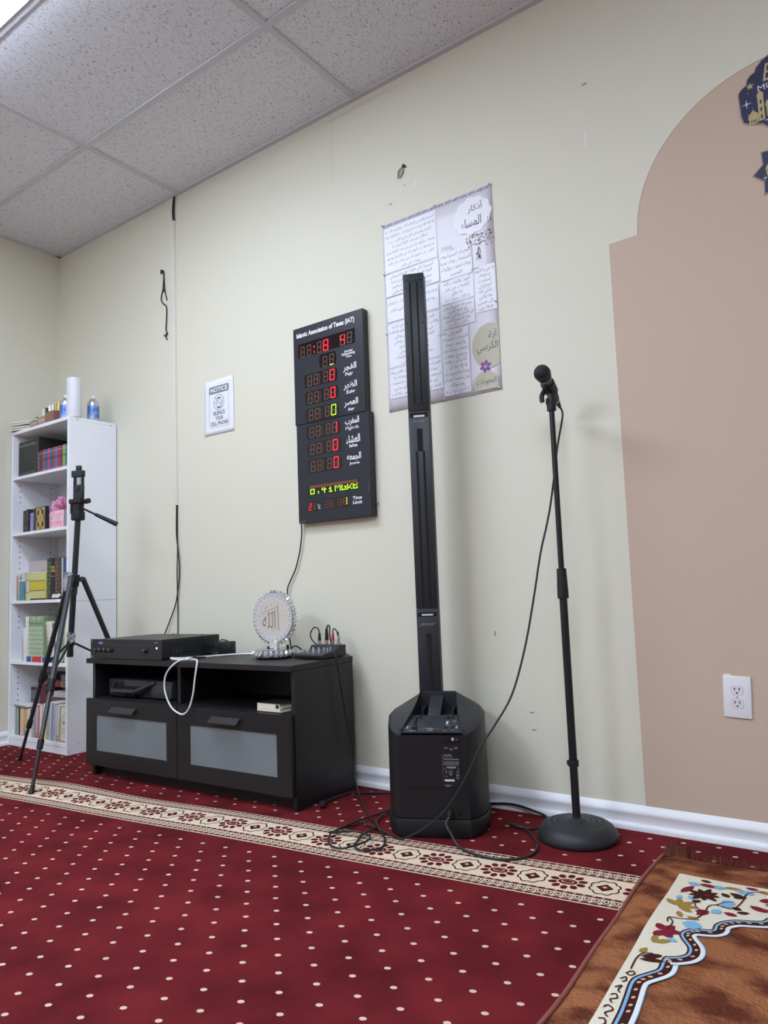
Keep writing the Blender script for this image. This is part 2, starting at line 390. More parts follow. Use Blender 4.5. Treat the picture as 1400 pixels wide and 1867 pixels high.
# ------------------------------------------------------------------ bookcase
KX0, KX1, KY, KH = .030, .635, -.2925, 1.788
SHELF = [.058, .468, .806, 1.192, 1.518]
def build_bookcase():
    lam = mat('white_laminate', (240,243,249), .38, spec=.4)
    t = thing('bookcase', 'tall narrow white bookcase full of books in the room corner', 'bookcase', (0, 0, 0))
    b = MB().use(lam); b.box(KX0, KX1, KY, -.006, KH-.019, KH, .001, 1); b.build('top', t)
    groove = mat('panel_gap', (120,122,130), .7)
    hole = mat('peg_hole', (52,52,58), .8)
    for x0, x1, inn in ((KX0, KX0+.018, KX0+.0183), (KX1-.018, KX1, None)):
        b = MB().use(lam); b.box(x0, x1, KY, -.006, .003, .792, .0006, 1); b.box(x0, x1, KY, -.006, .7935, KH-.0195, .0006, 1)
        b.use(groove); b.box(x0+.002, x1-.002, KY+.002, -.008, .790, .796)
        b.use(hole)
        xx = inn if inn else KX1-.0183
        for z0 in SHELF:
            for i in range(2, 8):
                z = z0+.032*i+.12
                if z < KH-.05 and not any(abs(z-q) < .03 for q in SHELF):
                    for y in (KY+.045, -.06): b.cyl((xx-.0006,y,z),(xx+.0006,y,z),.0035,seg=8)
        if not inn:
            b.use(mat('cam_cap', (205,207,214), .4))
            for y, z in ((KY+.06,.055),(KY+.012,.02),(KY+.05,1.775),(-.04,1.772)): b.cyl((x1-.001,y,z),(x1+.001,y,z),.005,seg=12)
        b.build('side_panel', t)
    b = MB().use(lam); b.box(KX0+.018, KX1-.018, -.012, -.0065, .06, KH-.02)
    b.use(groove); b.box(KX0+.30, KX0+.302, -.0128, -.012, .06, KH-.02); b.build('back_panel', t)
    for z in SHELF:
        b = MB().use(lam); b.box(KX0+.0185, KX1-.0185, KY+.002, -.0125, z-.017, z, .0006, 1)
        b.build('shelf', t)
    b = MB().use(lam); b.box(KX0+.0185, KX1-.0185, KY+.004, KY+.018, .003, .0405); b.build('kickboard', t)
build_bookcase()

ORD = ['first','second','third','fourth','fifth','sixth','seventh','eighth','ninth','tenth','eleventh','twelfth','thirteenth','fourteenth','fifteenth','sixteenth','seventeenth','eighteenth','nineteenth','twentieth','twenty-first','twenty-second','twenty-third','twenty-fourth']
PAGES = mat('paper_pages', (222,216,200), .8, bump=(200,.3,.001))
def bm_(rgb): return mat('cover_%d_%d_%d' % rgb, rgb, .5)
def book(x0, x1, z0, h, d, rgb, label, group=None, y0=None, lean=0, bands=None, name='book', dots=None, cat='book', tilt=0):
    """upright book, spine to the front; local origin at the spine's lower left"""
    w = x1-x0; y0 = KY+.025 if y0 is None else y0
    b = MB(); b.use(bm_(rgb)); b.box(0, w, 0, d, 0, h, min(.0015, w*.2), 1)
    b.use(PAGES); b.box(w*.14, w*.86, .006, d-.003, h-.0015, h+.0004)
    if bands:
        for i, (a, c, col) in enumerate(bands):
            b.use(bm_(col)); b.box(w*.02, w*.98, -.0004-.0002*i, .0005, h*a, h*c)
    if dots:
        b.use(bm_(dots))
        for k in range(9): b.box(w*(.25+.3*(k % 2)), w*(.45+.3*(k % 2)), -.0014, .0005, h*(.06+k*.1), h*(.06+k*.1+.05))
    o = b.build(name, None, (x0, y0, z0))
    o.rotation_euler = (0, lean, tilt)
    return tag(o, label, cat, group)
# top bay : nine black volumes, a large black binder, the coloured set
z = SHELF[4]+.0005
n = 9
for i in range(n):
    x0 = .062+i*.0212
    book(x0, x0+.0202, z, .205-.001*(i % 3), .16, (47,49,48), '%s slim black volume from the left on the top shelf' % ORD[i] if i else 'leftmost slim black volume on the top shelf', 'black volumes on the top shelf', bands=((.05,.065,(120,122,118)),(.09,.10,(120,122,118)),(.86,.88,(132,134,130)),(.90,.915,(132,134,130))))
book(.256, .281, z, .212, .20, (38,36,36), 'large black binder between the black volumes and the coloured set', None, bands=((.0,1.0,(62,54,50)),))
SET = [((38,58,78),'navy speckled',(200,205,210)),((128,40,62),'dark red',None),((120,98,96),'grey brown',None),((70,94,138),'slate blue',None),((190,62,128),'magenta',None),((40,96,120),'teal',None),((128,84,72),'brown',None),((124,96,166),'purple',None),((168,52,84),'crimson',None),((104,62,88),'plum',None),((142,172,70),'lime green',None),((34,108,134),'turquoise',None),((40,60,110),'dark blue',None)]
for i, (c, nm, dt) in enumerate(SET):
    x0 = .2835+i*.02555
    book(x0, x0+.0246, z, .127-.002*(i % 2), .10, c, '%s spined book in the coloured set on the top shelf' % nm, 'coloured set on the top shelf', y0=KY+.02, bands=None if dt else ((.08,.1,(178,160,140)),(.84,.87,(178,160,140)),(.5,.6,tuple(int(q*.8) for q in c))), dots=dt)
# second bay
z = SHELF[3]+.0005
for x0, w, h, c, l in ((.112,.030,.128,(44,46,50),'thick black book at the left end of the second shelf'),(.1445,.024,.133,(46,50,46),'olive black book with worn spine, second on the second shelf'),(.170,.022,.133,(30,32,44),'midnight black book behind the lavender one'),):
    book(x0, x0+w, z, h, .10, c, l, 'dark books on the second shelf', bands=((.1,.9,(70,72,62)),(.3,.5,(54,56,60))), y0=KY+.03 if x0 < .165 else KY+.05)
book(.196, .226, z, .107, .07, (150,142,196), 'thin lavender book on the second shelf', None, y0=KY+.026, bands=((.72,.78,(120,112,170)),))
book(.2275, .246, z, .125, .09, (74,76,64), 'olive book right of the lavender one', 'dark books on the second shelf', bands=((.15,.85,(96,96,78)),), y0=KY+.03)
def gold_book():
    t = thing('ornate_book', 'navy book with gold ornamental cover facing out, second shelf', 'book', (.2485, KY+.022, z), -.10)
    b = MB().use(bm_((28,32,52))); b.box(0, .140, 0, .022, 0, .130, .001, 1); b.build('cover', t)
    P = wallT(-.0007)
    b = flat(P); b.use(bm_((186,160,94))); b.poly([(.026,.004,0),(.138,.004,0),(.138,.126,0),(.026,.126,0)])
    b.use(bm_((210,190,130))); b.ribbon([(.032,.010),(.132,.010),(.132,.120),(.032,.120)], -.0015, 0, .0003, True)
    b.use(bm_((34,30,44))); O = []
    for k in range(40):
        a = 2*PI*k/40; r = 1+.10*math.cos(8*a); O.append((.082+.048*r*math.cos(a), .065+.055*r*math.sin(a), .0004))
    b.poly(O)
    b.use(bm_((196,170,98))); b.poly([(.082+.040*s_*math.cos(a), .065+.052*s_*math.sin(a), .0008) for a, s_ in ((2*PI*k/32, .62+.38*abs(math.cos(2*2*PI*k/32))) for k in range(32))])
    b.use(bm_((198,132,70))); b.poly([(x, y, .0012) for x, y in ell(.082,.065,.016,.020,16)])
    b.build('ornament', t, smooth=False)
gold_book()
book(.262, .300, z, .168, .05, (92,78,92), 'dark mauve box standing behind the gold ornamented book', None, y0=-.09, name='box', cat='box')
def gift(x0, w, h, d, label, rose, ang):
    t = thing('gift_box', label, 'gift box', (x0, KY+.028, z), ang)
    b = MB().use(mat('pink_card', (238,176,196), .45, var=(60,(246,208,218),.4,.6))); b.box(0, w, 0, d, 0, h, .001, 1); b.build('box', t)
    b = flat(wallT(-.0006)); b.use(mat('silver_ink', (150,150,160), .4))
    b.ribbon([(x, y) for x, y in ell(w*.5, h*.62, w*.17, w*.17, 16)], 0, .0016, 0, True); b.ribbon([(x, y) for x, y in ell(w*.5, h*.62, w*.09, w*.09, 12)], 0, .0012, 0, True)
    b.use(mat('pink_flower', (232,132,160), .5))
    for k in range(rose): b.poly([(x, y, .0002) for x, y in ell(random.uniform(.1,.9)*w, random.uniform(.05,.4)*h, .006, .004, 7, random.random()*3)])
    b.build('print', t, smooth=False)
    return t
gift(.396, .040, .094, .06, 'narrow pink gift box leaning beside the square one', 6, -.05)
g = gift(.440, .090, .098, .068, 'square pink gift box with silver emblem under the tulle puff', 16, .06)
b = MB().use(mat('silver_side', (176,170,182), .35)); b.box(.0902, .0912, .001, .067, .001, .097); b.build('side_band', g)
def tulle():
    m = mat('pink_tulle', (226,146,190), .7, var=(40,(240,178,210),.4,.6), sheen=.5)
    b = flat(); b.use(m)
    for k in range(300):
        a = random.uniform(0, 2*PI); el = random.uniform(-.05, 1.4); L_ = random.uniform(.08, .125)
        d = Vector((math.cos(a)*math.cos(el)*1.12, math.sin(a)*math.cos(el)*.55, math.sin(el)*.85))
        s_ = d.cross(Vector((random.uniform(-1,1), random.uniform(-1,1), random.uniform(-1,1)))).normalized()
        P = [d*(L_*t)+Vector((0,0,-.012*t*t)) for t in (0,.35,.7,1)]; wd = (.0015,.004,.006,.0065)
        R = [(b.v(p-s_*w), b.v(p+s_*w)) for p, w in zip(P, wd)]
        for q, r in zip(R, R[1:]): b.f([q[0], q[1], r[1], r[0]])
    tag(b.build('tulle_puff', None, (.440, KY+.092, z+.098)), 'fluffy pink tulle puff on top of the pink gift boxes', 'decoration')
tulle()
book(.570, .613, z, .192, .12, (70,58,62), 'tall dark brown book at the right end of the second shelf', None, y0=KY+.05)
# third bay
z = SHELF[2]+.0005
def panel_book(name, label, x0, x1, y0, h, th, cover, cat='book', draw=None, rot=0, tilt=0):
    t = thing(name, label, cat, (x0, y0, z), rot); w = x1-x0
    b = MB().use(bm_(cover)); b.box(0, w, 0, th, 0, h, .0012, 1); b.use(PAGES); b.box(.002, w-.003, .002, th-.002, h-.001, h+.0006); b.build('cover', t)
    if draw:
        b = flat(wallT(-.0006)); draw(b, w, h); b.build('cover_print', t, smooth=False)
    t.rotation_euler.x = tilt
    return t
def dr_beige(b, w, h):
    b.use(bm_((150,146,142)))
    for k in range(3): b.poly([(.13,.155+k*.006,0),(.18,.155+k*.006,0),(.18,.158+k*.006,0),(.13,.158+k*.006,0)])
panel_book('folder', 'large beige grey folder facing out behind the yellow book', .053, .320, KY+.10, .224, .02, (190,182,180), 'folder', dr_beige)
panel_book('book', 'white book behind the yellow book, only its top edge showing', .130, .318, KY+.07, .158, .02, (214,212,206))
def dr_yellow(b, w, h):
    b.use(bm_((206,202,142))); b.poly([(0,.001,0),(w,.001,0),(w,h-.001,0),(0,h-.001,0)])
    b.use(bm_((202,190,62))); b.poly([(.05,.052,.0002),(w-.001,.052,.0002),(w-.001,.104,.0002),(.05,.104,.0002)])
    b.use(bm_((66,60,34)))
    for y in (.050,.104): b.poly([(.045,y,.0004),(w-.001,y,.0004),(w-.001,y+.0035,.0004),(.045,y+.0035,.0004)])
    b.ribbon([(.0,.042),(.044,.042),(.044,.113),(.0,.113)], -.0015, .0015, .0005)
    b.use(bm_((214,206,186))); b.poly([(.001,.052,.0003),(.042,.052,.0003),(.042,.104,.0003),(.001,.104,.0003)])
panel_book('book', 'pale yellow book facing out with a bright yellow band', .152, .360, KY+.030, .152, .030, (214,208,142), draw=dr_yellow)
x = .0505
for w, h, c, l, bd, dt in ((.012,.140,(170,140,112),'thin tan booklet at the far left of the third shelf',None,None),(.012,.146,(188,150,120),'peach booklet second from the left on the third shelf',((0,.25,(120,150,140)),),None),(.010,.154,(226,226,220),'white booklet with dark mark on the third shelf',None,None),(.016,.150,(150,166,160),'grey green booklet with worn spine on the third shelf',((.8,.9,(40,44,44)),),(210,214,206)),(.014,.156,(206,204,190),'cream booklet beside the teal book on the third shelf',None,(160,160,140)),(.020,.158,(200,200,204),'pale grey book behind the teal book',None,None),):
    book(x, x+w, z, h, .12, c, l, 'thin booklets on the third shelf', bands=bd, dots=dt, y0=KY+.028); x += w+.0008
book(.1105, .150, z, .106, .0145, (88,142,160), 'teal booklet standing before the pale grey book', 'thin booklets on the third shelf', y0=KY+.012)
for x0, x1, h, c, l, bd, dt in ((.3635,.404,.226,(66,84,52),'moss green ornate volume on the third shelf',((.93,.97,(40,40,40)),),(124,140,88)),(.4045,.446,.226,(34,36,44),'black volume with gold medallion on the third shelf',((.55,.56,(200,190,150)),(.66,.80,(170,152,86)),(.69,.77,(120,110,60))),None),(.4465,.476,.224,(96,66,52),'brown and maroon volume on the third shelf',((.55,.75,(120,58,54)),),(150,130,90)),(.4765,.510,.226,(66,62,58),'dark brown volume beside a blue book',((.1,.3,(86,50,50)),),(110,104,92)),(.5105,.524,.222,(196,186,182),'slim pale pink volume beside the blue book',None,None),(.526,.600,.224,(48,76,134),'blue spined book at the right end of the third shelf',((.4,.52,(90,140,170)),),None)):
    book(x0, x1, z, h, .14, c, l, 'volumes on the third shelf', bands=bd, dots=dt, y0=KY+.035)
def beads():
    b = MB().use(mat('olive_beads', (84,70,40), .4)); b2 = 0
    P = smooth_path([(.245,-.283,0),(.28,-.287,.001),(.31,-.282,0),(.345,-.286,0),(.39,-.281,0),(.43,-.285,0),(.40,-.272,0),(.34,-.274,0),(.28,-.276,0),(.25,-.279,0)], 9)
    for p in P[::1]: b.lathe([(0,-.0042),(.003,-.003),(.0042,0),(.003,.003),(0,.0042)], 8, (p.x, p.y, z+.0046))
    tag(b.build('prayer_beads', None), 'string of dark olive prayer beads along the third shelf edge', 'prayer beads')
    b = MB().use(mat('dark_cloth', (48,44,42), .8)); P = smooth_path([(.43,-.282,z+.004),(.46,-.286,z+.006),(.49,-.280,z+.004),(.53,-.286,z+.005),(.575,-.284,z+.004)], 6); b.tube(P, .0035, 6, raw=True)
    tag(b.build('cord', None), 'dark crumpled cord on the third shelf beside the beads', 'cord')
    b = flat(); b.use(mat('clear_wrap', (216,216,220), .2)); G = {}
    for i in range(8):
        for j in range(5): G[i, j] = b.v((.455+i*.011, -.284+j*.004+random.uniform(-.002,.002), z+.008+.024*math.sin(PI*j/5)*random.uniform(.3,1)))
    for i in range(7):
        for j in range(4): b.f([G[i,j],G[i+1,j],G[i+1,j+1],G[i,j+1]])
    tag(b.build('plastic_wrapper', None, smooth=False), 'crumpled clear plastic wrapper before the volumes on the third shelf', 'wrapper')
beads()
# fourth bay
z = SHELF[1]+.0005
x = .120
for i, (w, h, c, l, ln) in enumerate(((.014,.140,(188,170,178),'thin pinkish booklet at the left of the fourth shelf',0),(.022,.182,(222,226,224),'short white booklet beside the green set, fourth shelf',-.02),(.016,.245,(232,232,228),'tall white book at the left of the green set',-.02),(.014,.244,(222,226,214),'off-white book against the green set',-.02),)):
    book(x, x+w, z+.0003, h, .12, c, l, 'pale books on the fourth shelf', lean=ln, y0=KY+.028, dots=(150,160,150) if i == 3 else None); x += w+.0025
for i in range(5):
    book(x, x+.0285, z+.0003, .245, .12, (150,176,136) if i % 2 == 0 else (164,186,152), '%s light green volume from the left on the fourth shelf' % ORD[i], 'light green volumes on the fourth shelf', lean=-.03, y0=KY+.03, bands=((.02,.05,(112,140,104)),(.08,.78,(182,200,172)),(.82,.86,(112,140,104))), dots=(96,120,92)); x += .0297
x = .398
for w, h, c, l, ln, dt in ((.012,.215,(206,190,172),'thin cream paperback tilting left on the fourth shelf',-.17,(150,120,100)),(.024,.215,(226,222,212),'white paperback tilting left on the fourth shelf',-.17,(176,160,150)),(.022,.215,(216,214,206),'grey white paperback tilting left, under the tripod legs',-.17,None),(.020,.205,(70,110,112),'teal paperback tilting left on the fourth shelf',-.17,None),(.024,.20,(220,220,216),'pale paperback tilting behind the tripod legs',-.17,None),(.024,.19,(168,190,168),'sage green paperback tilting at the right of the fourth shelf',-.17,None)):
    book(x, x+w, z+.004, h, .12, c, l, 'tilting paperbacks on the fourth shelf', lean=ln, y0=KY+.03, dots=dt); x += w+.0022
book(.583, .606, z, .240, .10, (226,226,176), 'pale yellow book at the right end of the fourth shelf', None, y0=KY+.012)
b = MB().use(bm_((38,92,160))); b.box(0,.235,0,.018,0,.0275,.001,1); b.use(bm_((206,52,66))); b.box(.058,.158,-.0006,.0175,.0005,.028); b.use(bm_((224,224,230))); b.box(.052,.060,-.0008,.017,.0005,.0282); b.box(.156,.164,-.0008,.017,.0005,.0282)
tag(b.build('box', None, (.215, KY+.004, z)), 'flat blue and red box lying on the fourth shelf edge', 'box')
# bottom bay: back row
z = SHELF[0]+.0005
x = .052
for i in range(3):
    book(x, x+.024, z, .252, .10, (108,112,136), '%s grey blue and maroon volume standing at the back of the bottom shelf' % ORD[i], 'grey blue volumes at the back', y0=-.172, bands=((.93,.985,(84,40,48)),(.60,.66,(134,52,60)),(.70,.73,(134,52,60)),(.05,.12,(50,52,66)))); x += .0246
book(.1265, .148, z, .255, .10, (104,100,116), 'plain grey violet volume at the back of the bottom shelf', None, y0=-.172)
book(.151, .214, z, .262, .10, (100,30,44), 'thick maroon volume at the back of the bottom shelf', None, y0=-.172)
book(.217, .267, z, .200, .10, (62,70,66), 'dark green volume beside the maroon one at the back', None, y0=-.172)
book(.270, .352, z, .205, .10, (96,74,66), 'brown marbled volume at the back of the bottom shelf', None, y0=-.172, dots=(130,100,84))
book(.355, .432, z, .205, .10, (92,50,48), 'red brown marbled volume at the back of the bottom shelf', None, y0=-.172, dots=(130,96,80))
book(.435, .472, z, .205, .10, (132,84,50), 'orange brown volume at the back of the bottom shelf', None, y0=-.172, dots=(90,50,36))
book(.475, .557, z, .205, .10, (58,44,44), 'dark volume beside the brown one near the right end of the back row', None, y0=-.172, dots=(110,70,50))
book(.560, .604, z, .205, .10, (84,62,54), 'brown volume at the right end of the back row', None, y0=-.172, bands=((.1,.2,(130,100,70)),))
def lying(x0, x1, zz, h, rgb, label, group=None, y0=-.172, d=.10, rot=0, band=None, name='book', cat='book'):
    b = MB().use(bm_(rgb)); b.box(0, x1-x0, 0, d, 0, h, .001, 1); b.use(PAGES); b.box(.003, x1-x0-.003, -.0003, d-.003, h*.14, h*.86) if band is None else None
    if band: b.use(bm_(band)); b.box((x1-x0)*.1, (x1-x0)*.85, -.0005, .001, h*.35, h*.65)
    return tag(b.build(name, None, (x0, y0, zz), rotz=rot), label, cat, group)
Z1 = z+.2625
lying(.152, .350, Z1, .036, (128,54,58), 'maroon book lying flat on the thick maroon volume', 'books lying on the back row', band=(160,90,86))
lying(.164, .298, Z1+.0365, .034, (74,88,92), 'slate book lying on top of the maroon one', 'books lying on the back row', band=(176,186,190))
for i in range(4):
    lying(.285+.004*i, .600-.005*i, z+.2058+.0085*i, .0080, (212,210,206), '%s white pamphlet up in the stack lying on the back row' % ORD[i], 'white pamphlets lying on the back row', d=.11, band=(200,198,196), name='pamphlet', cat='pamphlet')
lying(.356, .600, z+.2632, .030, (150,118,92), 'tan book lying on the white pamphlets', 'books lying on the back row', band=(126,96,74))
lying(.362, .598, z+.2937, .040, (106,104,106), 'thick grey book topmost at the right of the bottom bay', 'books lying on the back row', band=(146,146,150))
# bottom bay: front row of thin booklets
ROW = [('white',(224,224,222)),('sage green',(150,164,146)),('pale sage',(176,184,164)),('black',(44,44,46)),('pink',(226,190,176)),('peach',(216,178,150)),('mustard',(204,172,72)),('sand',(206,188,160)),('ivory',(226,220,204)),('red topped white',(228,214,210)),('grey',(176,182,184)),('dark grey',(140,146,150)),('pale rose',(206,170,172)),('dusty rose',(180,126,132)),('snow white',(230,226,224)),('blush',(204,160,162)),('cream',(222,212,192)),('lime white',(204,206,168)),('smoke grey',(160,166,166)),('lilac',(190,190,206)),('taupe',(150,142,136)),('light blue',(146,168,200)),('sky grey',(178,190,196)),('apricot',(214,178,168))]
x = .0515
for i, (nm, c) in enumerate(ROW):
    w = .0193; h = .150+.012*max(0, i-8)*.4 if i < 20 else .196-.004*(i-20); h = min(h, .196)+random.uniform(-.004,.004)
    bd = ((.02,.08,(186,80,80)),(.12,.16,(186,80,80))) if i in (12,13,15,23) else ((.0,.12,(220,206,60)),) if nm == 'lime white' else ((.82,1,(206,40,50)),) if nm.startswith('red') else ((.02,.2,(90,140,190)),) if nm == 'mustard' else None
    book(x, x+w*.93, z+.001, h, .09, c, '%s thin booklet, %s from the left in the bottom front row' % (nm, ORD[i]), 'booklets in the bottom front row', y0=KY+.018+random.uniform(0,.004), lean=.05 if i > 8 else 0, bands=bd, name='booklet', cat='booklet'); x += w+(.003 if i == 8 else 0)
b = MB().use(bm_((228,230,232))); b.box(0,.13,0,.10,0,.006,.001,1); b.use(bm_((120,140,110))); b.box(-.001,.131,-.0008,.002,-.001,.0075)
o = tag(b.build('booklet', None, (.073, KY+.012, z+.1595)), 'white booklet lying flat across the standing booklets', 'booklet'); o.rotation_euler = (0,.02,0)
def cert():
    t = thing('certificate', 'certificate with green ornamental border leaning at the right of the bottom shelf', 'certificate', (.534, KY+.008, z)); t.rotation_euler = (-.04, 0, 0)
    b = MB().use(bm_((222,220,206))); b.box(0,.081,0,.004,0,.196); b.build('sheet', t, smooth=False)
    b = flat(wallT(-.0006)); b.use(bm_((84,104,84))); b.ribbon([(.008,.008),(.0805,.008),(.0805,.188),(.008,.188)], 0, .010, 0, True)
    b.use(bm_((190,194,170)))
    for k in range(16): b.poly([(.011,.014+k*.011,.0003),(.015,.014+k*.011,.0003),(.015,.019+k*.011,.0003),(.011,.019+k*.011,.0003)])
    b.use(bm_((176,182,160))); b.ribbon([(.02,.10),(.035,.13),(.05,.15),(.068,.16)], 0, .004, .0003); b.use(bm_((190,110,96))); b.poly([(x_,y_,.0004) for x_, y_ in ell(.050,.105,.008,.008)])
    b.use(bm_((120,124,112)))
    for y_ in (.05,.062,.074): b.poly([(.030,y_,.0004),(.066,y_,.0004),(.066,y_+.0015,.0004),(.030,y_+.0015,.0004)])
    b.build('print', t, smooth=False)
cert()
# things on top of the bookcase
z = KH+.0005
def stack(x0, y0, n, label_side, base, rot):
    zz = z
    for i in range(n):
        w, d, h = random.uniform(.150,.170), random.uniform(.12,.135), random.uniform(.012,.017)
        c = base[i % len(base)]
        b = MB().use(bm_(c)); b.box(-w/2, w/2, -d/2, d/2, 0, h, .0008, 1); b.use(PAGES); b.box(-w/2-.0003, w/2+.0003, -d/2-.0003, d/2-.003, h*.16, h*.84)
        o = b.build('booklet', None, (x0+random.uniform(-.008,.008), y0, zz)); o.rotation_euler = (0,0,rot+random.uniform(-.12,.12)); zz += h+.0004
        tag(o, '%s booklet from the bottom in the %s' % (ORD[i], label_side), 'booklet', 'booklets in the ' + label_side)
    return zz
zt = stack(.112, KY+.066, 4, 'front pile on the bookcase', ((110,112,110),(150,150,146),(96,104,112),(190,190,186)), .35)
zt2 = stack(.130, KY+.205, 8, 'taller rear pile on the bookcase', ((120,118,112),(160,158,150),(140,136,126),(92,110,120)), .25)
def bottle(x, y, w, d, h, glassc, capc, caph, label, capw=.5):
    t = thing('perfume_bottle', label, 'perfume bottle', (x, y, z))
    b = MB().use(mat('bottle_%d_%d_%d' % glassc, glassc, .1, trans=.5, ior=1.4)); b.box(-w/2, w/2, -d/2, d/2, 0, h, .003, 2); b.build('bottle', t)
    b = MB().use(mat('cap_%d_%d_%d' % capc, capc, .3, metal=.0 if capc[0] in (232, 30) else .8)); r = min(w,d)*capw; b.cyl((0,0,h+.0003),(0,0,h+caph),r*.9,r*.9,16); b.build('cap', t)
Y0 = KY+.03
def carton(x0, x1, y0, d, h, rgb, label, rgb2=None, lines=True):
    b = MB().use(mat('carton_%d_%d_%d' % rgb, rgb, .35)); b.box(x0, x1, y0, y0+d, 0, h, .001, 1)
    if lines:
        b.use(bm_(rgb2 or (200,190,176)))
        for k in range(10): b.box(x0+(x1-x0)*(.05+.09*k), x0+(x1-x0)*(.05+.09*k+.055), y0-.0004, y0+.001, h*.35, h*.72)
    tag(b.build('perfume_box', None, (0,0,z)), label, 'box')
carton(.212, .292, KY+.010, .035, .036, (146,126,112), 'low clear and brown perfume box at the bookcase front edge')
carton(.296, .372, KY+.010, .035, .044, (158,140,124), 'longer taupe perfume box behind the gold capped bottle')
carton(.376, .462, KY+.008, .05, .062, (142,104,84), 'brown perfume box beside the blue can', lines=False)
bottle(.226, KY+.060, .020, .02, .050, (170,150,120), (206,176,80), .024, 'tiny bottle with gold cap at the left of the perfume row', .42)
bottle(.254, KY+.070, .028, .022, .072, (214,206,196), (232,232,228), .040, 'clear perfume bottle with white cap beside the booklets')
bottle(.286, KY+.070, .028, .022, .072, (200,190,180), (30,30,32), .042, 'clear perfume bottle with black cap')
bottle(.318, KY+.070, .026, .022, .074, (190,190,192), (224,224,228), .046, 'perfume bottle with silver cap left of its twin')
bottle(.348, KY+.070, .026, .022, .074, (196,196,198), (216,216,222), .046, 'perfume bottle with silver cap right of its twin')
bottle(.384, KY+.085, .032, .026, .084, (190,168,110), (198,160,70), .046, 'amber perfume bottle with gold cap', .55)
bottle(.424, KY+.085, .034, .026, .090, (50,58,84), (232,231,228), .036, 'dark blue perfume bottle with cream cap')
bottle(.462, KY+.100, .030, .026, .110, (52,56,72), (30,31,34), .036, 'dark perfume bottle with black cap')
def can(x, y, label):
    t = thing('spray_can', label, 'spray can', (x, y, z))
    b = MB(); blue = mat('can_blue', (72,112,190), .3, metal=.2, var=(26,(150,172,214),.42,.6)); silver = mat('can_silver', (200,204,212), .25, metal=.8)
    b.use(silver); b.lathe([(0,0),(.030,0),(.032,.003),(.032,.012)], 28); b.use(blue); b.lathe([(.0319,.012),(.032,.085)], 28); b.use(silver); b.lathe([(.032,.085),(.032,.100),(.028,.112),(.018,.122),(.017,.126),(0,.126)], 28)
    b.build('can', t)
    b = MB().use(M_white); b.lathe([(0,.126),(.010,.126),(.010,.140),(.007,.146),(0,.147)], 16); b.box(.004,.014,-.003,.003,.136,.142); b.build('nozzle', t)
can(.512, KY+.052, 'blue spray can left of the white roll on the bookcase')
can(.600, -.128, 'blue spray can right of the white roll, nearest the wall')
b = MB().use(mat('white_roll', (222,224,232), .45, bump=(30,.1,.002))); b.lathe([(.020,0),(.038,.0),(.0385,.003),(.0385,.215),(.037,.218),(.020,.218),(.020,0)], 40)
o = tag(b.build('paper_roll', None, (.604, KY+.046, z)), 'tall white roll standing on the bookcase corner', 'paper roll')

# ------------------------------------------------------------------ things on and in the bench
TB = BH + .0004
def build_amp():
    t = thing('amplifier', 'black rack amplifier with four knobs on the left end of the bench', 'amplifier', (1.146, -.478, TB), .058)
    w, d, h = .483, .355, .088
    b = MB().use(mat('amp_steel', (34,35,38), .4)); b.box(.022, w-.022, .004, d, .004, h-.002, .001, 1)
    b.use(M_dark)
    for r in range(5):
        for c in range(14):
            yy = .06+c*.019; b.box(w-.0225, w-.0212, yy, yy+.013, .022+r*.011, .026+r*.011)
    b.use(mat('amp_slot_grey', (88,88,92), .4))
    for r in range(3):
        for c in range(3): b.box(w-.0215, w-.0206, .075+c*.02, .087+c*.02, .024+r*.009, .0265+r*.009)
    b.use(M_rubber)
    for x_ in (.05, w-.05):
        for y_ in (.04, d-.04): b.cyl((x_,y_,0),(x_,y_,.004),.008,seg=12)
    for x_, y_ in ((.18,d-.03),(.40,d-.05)): b.cyl((x_,y_,h-.002),(x_,y_,h+.001),.005,seg=10)
    b.build('chassis', t)
    b = MB().use(mat('amp_panel', (38,38,41), .42)); b.box(0, w, -.003, .0035, .0015, h, .0008, 1)
    b.build('front_panel', t)
    kn = mat('knob_black', (44,44,47), .35)
    for x_, r in ((.052,.0095),(.083,.0095),(.116,.0095),(.149,.0105),(.384,.010)):
        b = MB().use(kn); b.lathe([(0,.018),(r*.8,.018),(r,.015),(r*1.05,.0)], 20, T=Matrix.Translation((x_,-.0032,.040)) @ Matrix.Rotation(PI/2,4,'X'))
        b.use(M_print); b.box(x_-.0006, x_+.0006, -.0216, -.021, .042, .049); b.build('knob', t)
    b = MB().use(mat('badge_blue', (62,92,150), .3)); P = Matrix.Translation((.075,-.0032,.071)) @ Matrix.Rotation(PI/2,4,'X') @ Matrix.Diagonal((1,.45,1,1))
    b.lathe([(0,.0012),(.018,.0012),(.0185,0)], 28, T=P); b.use(M_print); b.fit('crown', .0615, .0685, .0885, .0735, wallT(-.0048)); bo = b.build('badge', t); bo['label'] = 'blue oval badge'
    b = MB().use(M_chrome)
    for z_ in (.010, .078): b.cyl((.012,-.0036,z_),(.012,-.0005,z_),.0045,seg=14)
    b.build('screw', t)
    b = MB().use(mat('led_white', (235,240,255), .3, emit=1.5)); b.cyl((.453,-.0045,.052),(.453,-.003,.052),.0045,seg=14); b.build('indicator_light', t)
    b = flat(wallT(-.0034)); b.use(mat('print_grey', (128,128,132), .6)); b.poly([(.435,.073,0),(.462,.073,0),(.462,.077,0),(.435,.077,0)])
    for k in range(9): b.poly([(.050+k*.012,.022,0),(.058+k*.012,.022,0),(.058+k*.012,.0235,0),(.050+k*.012,.0235,0)])
    b.poly([(.04,.064,0),(.42,.0635,0),(.42,.064,0),(.04,.0646,0)]); b.build('panel_print', t, smooth=False)
build_amp()
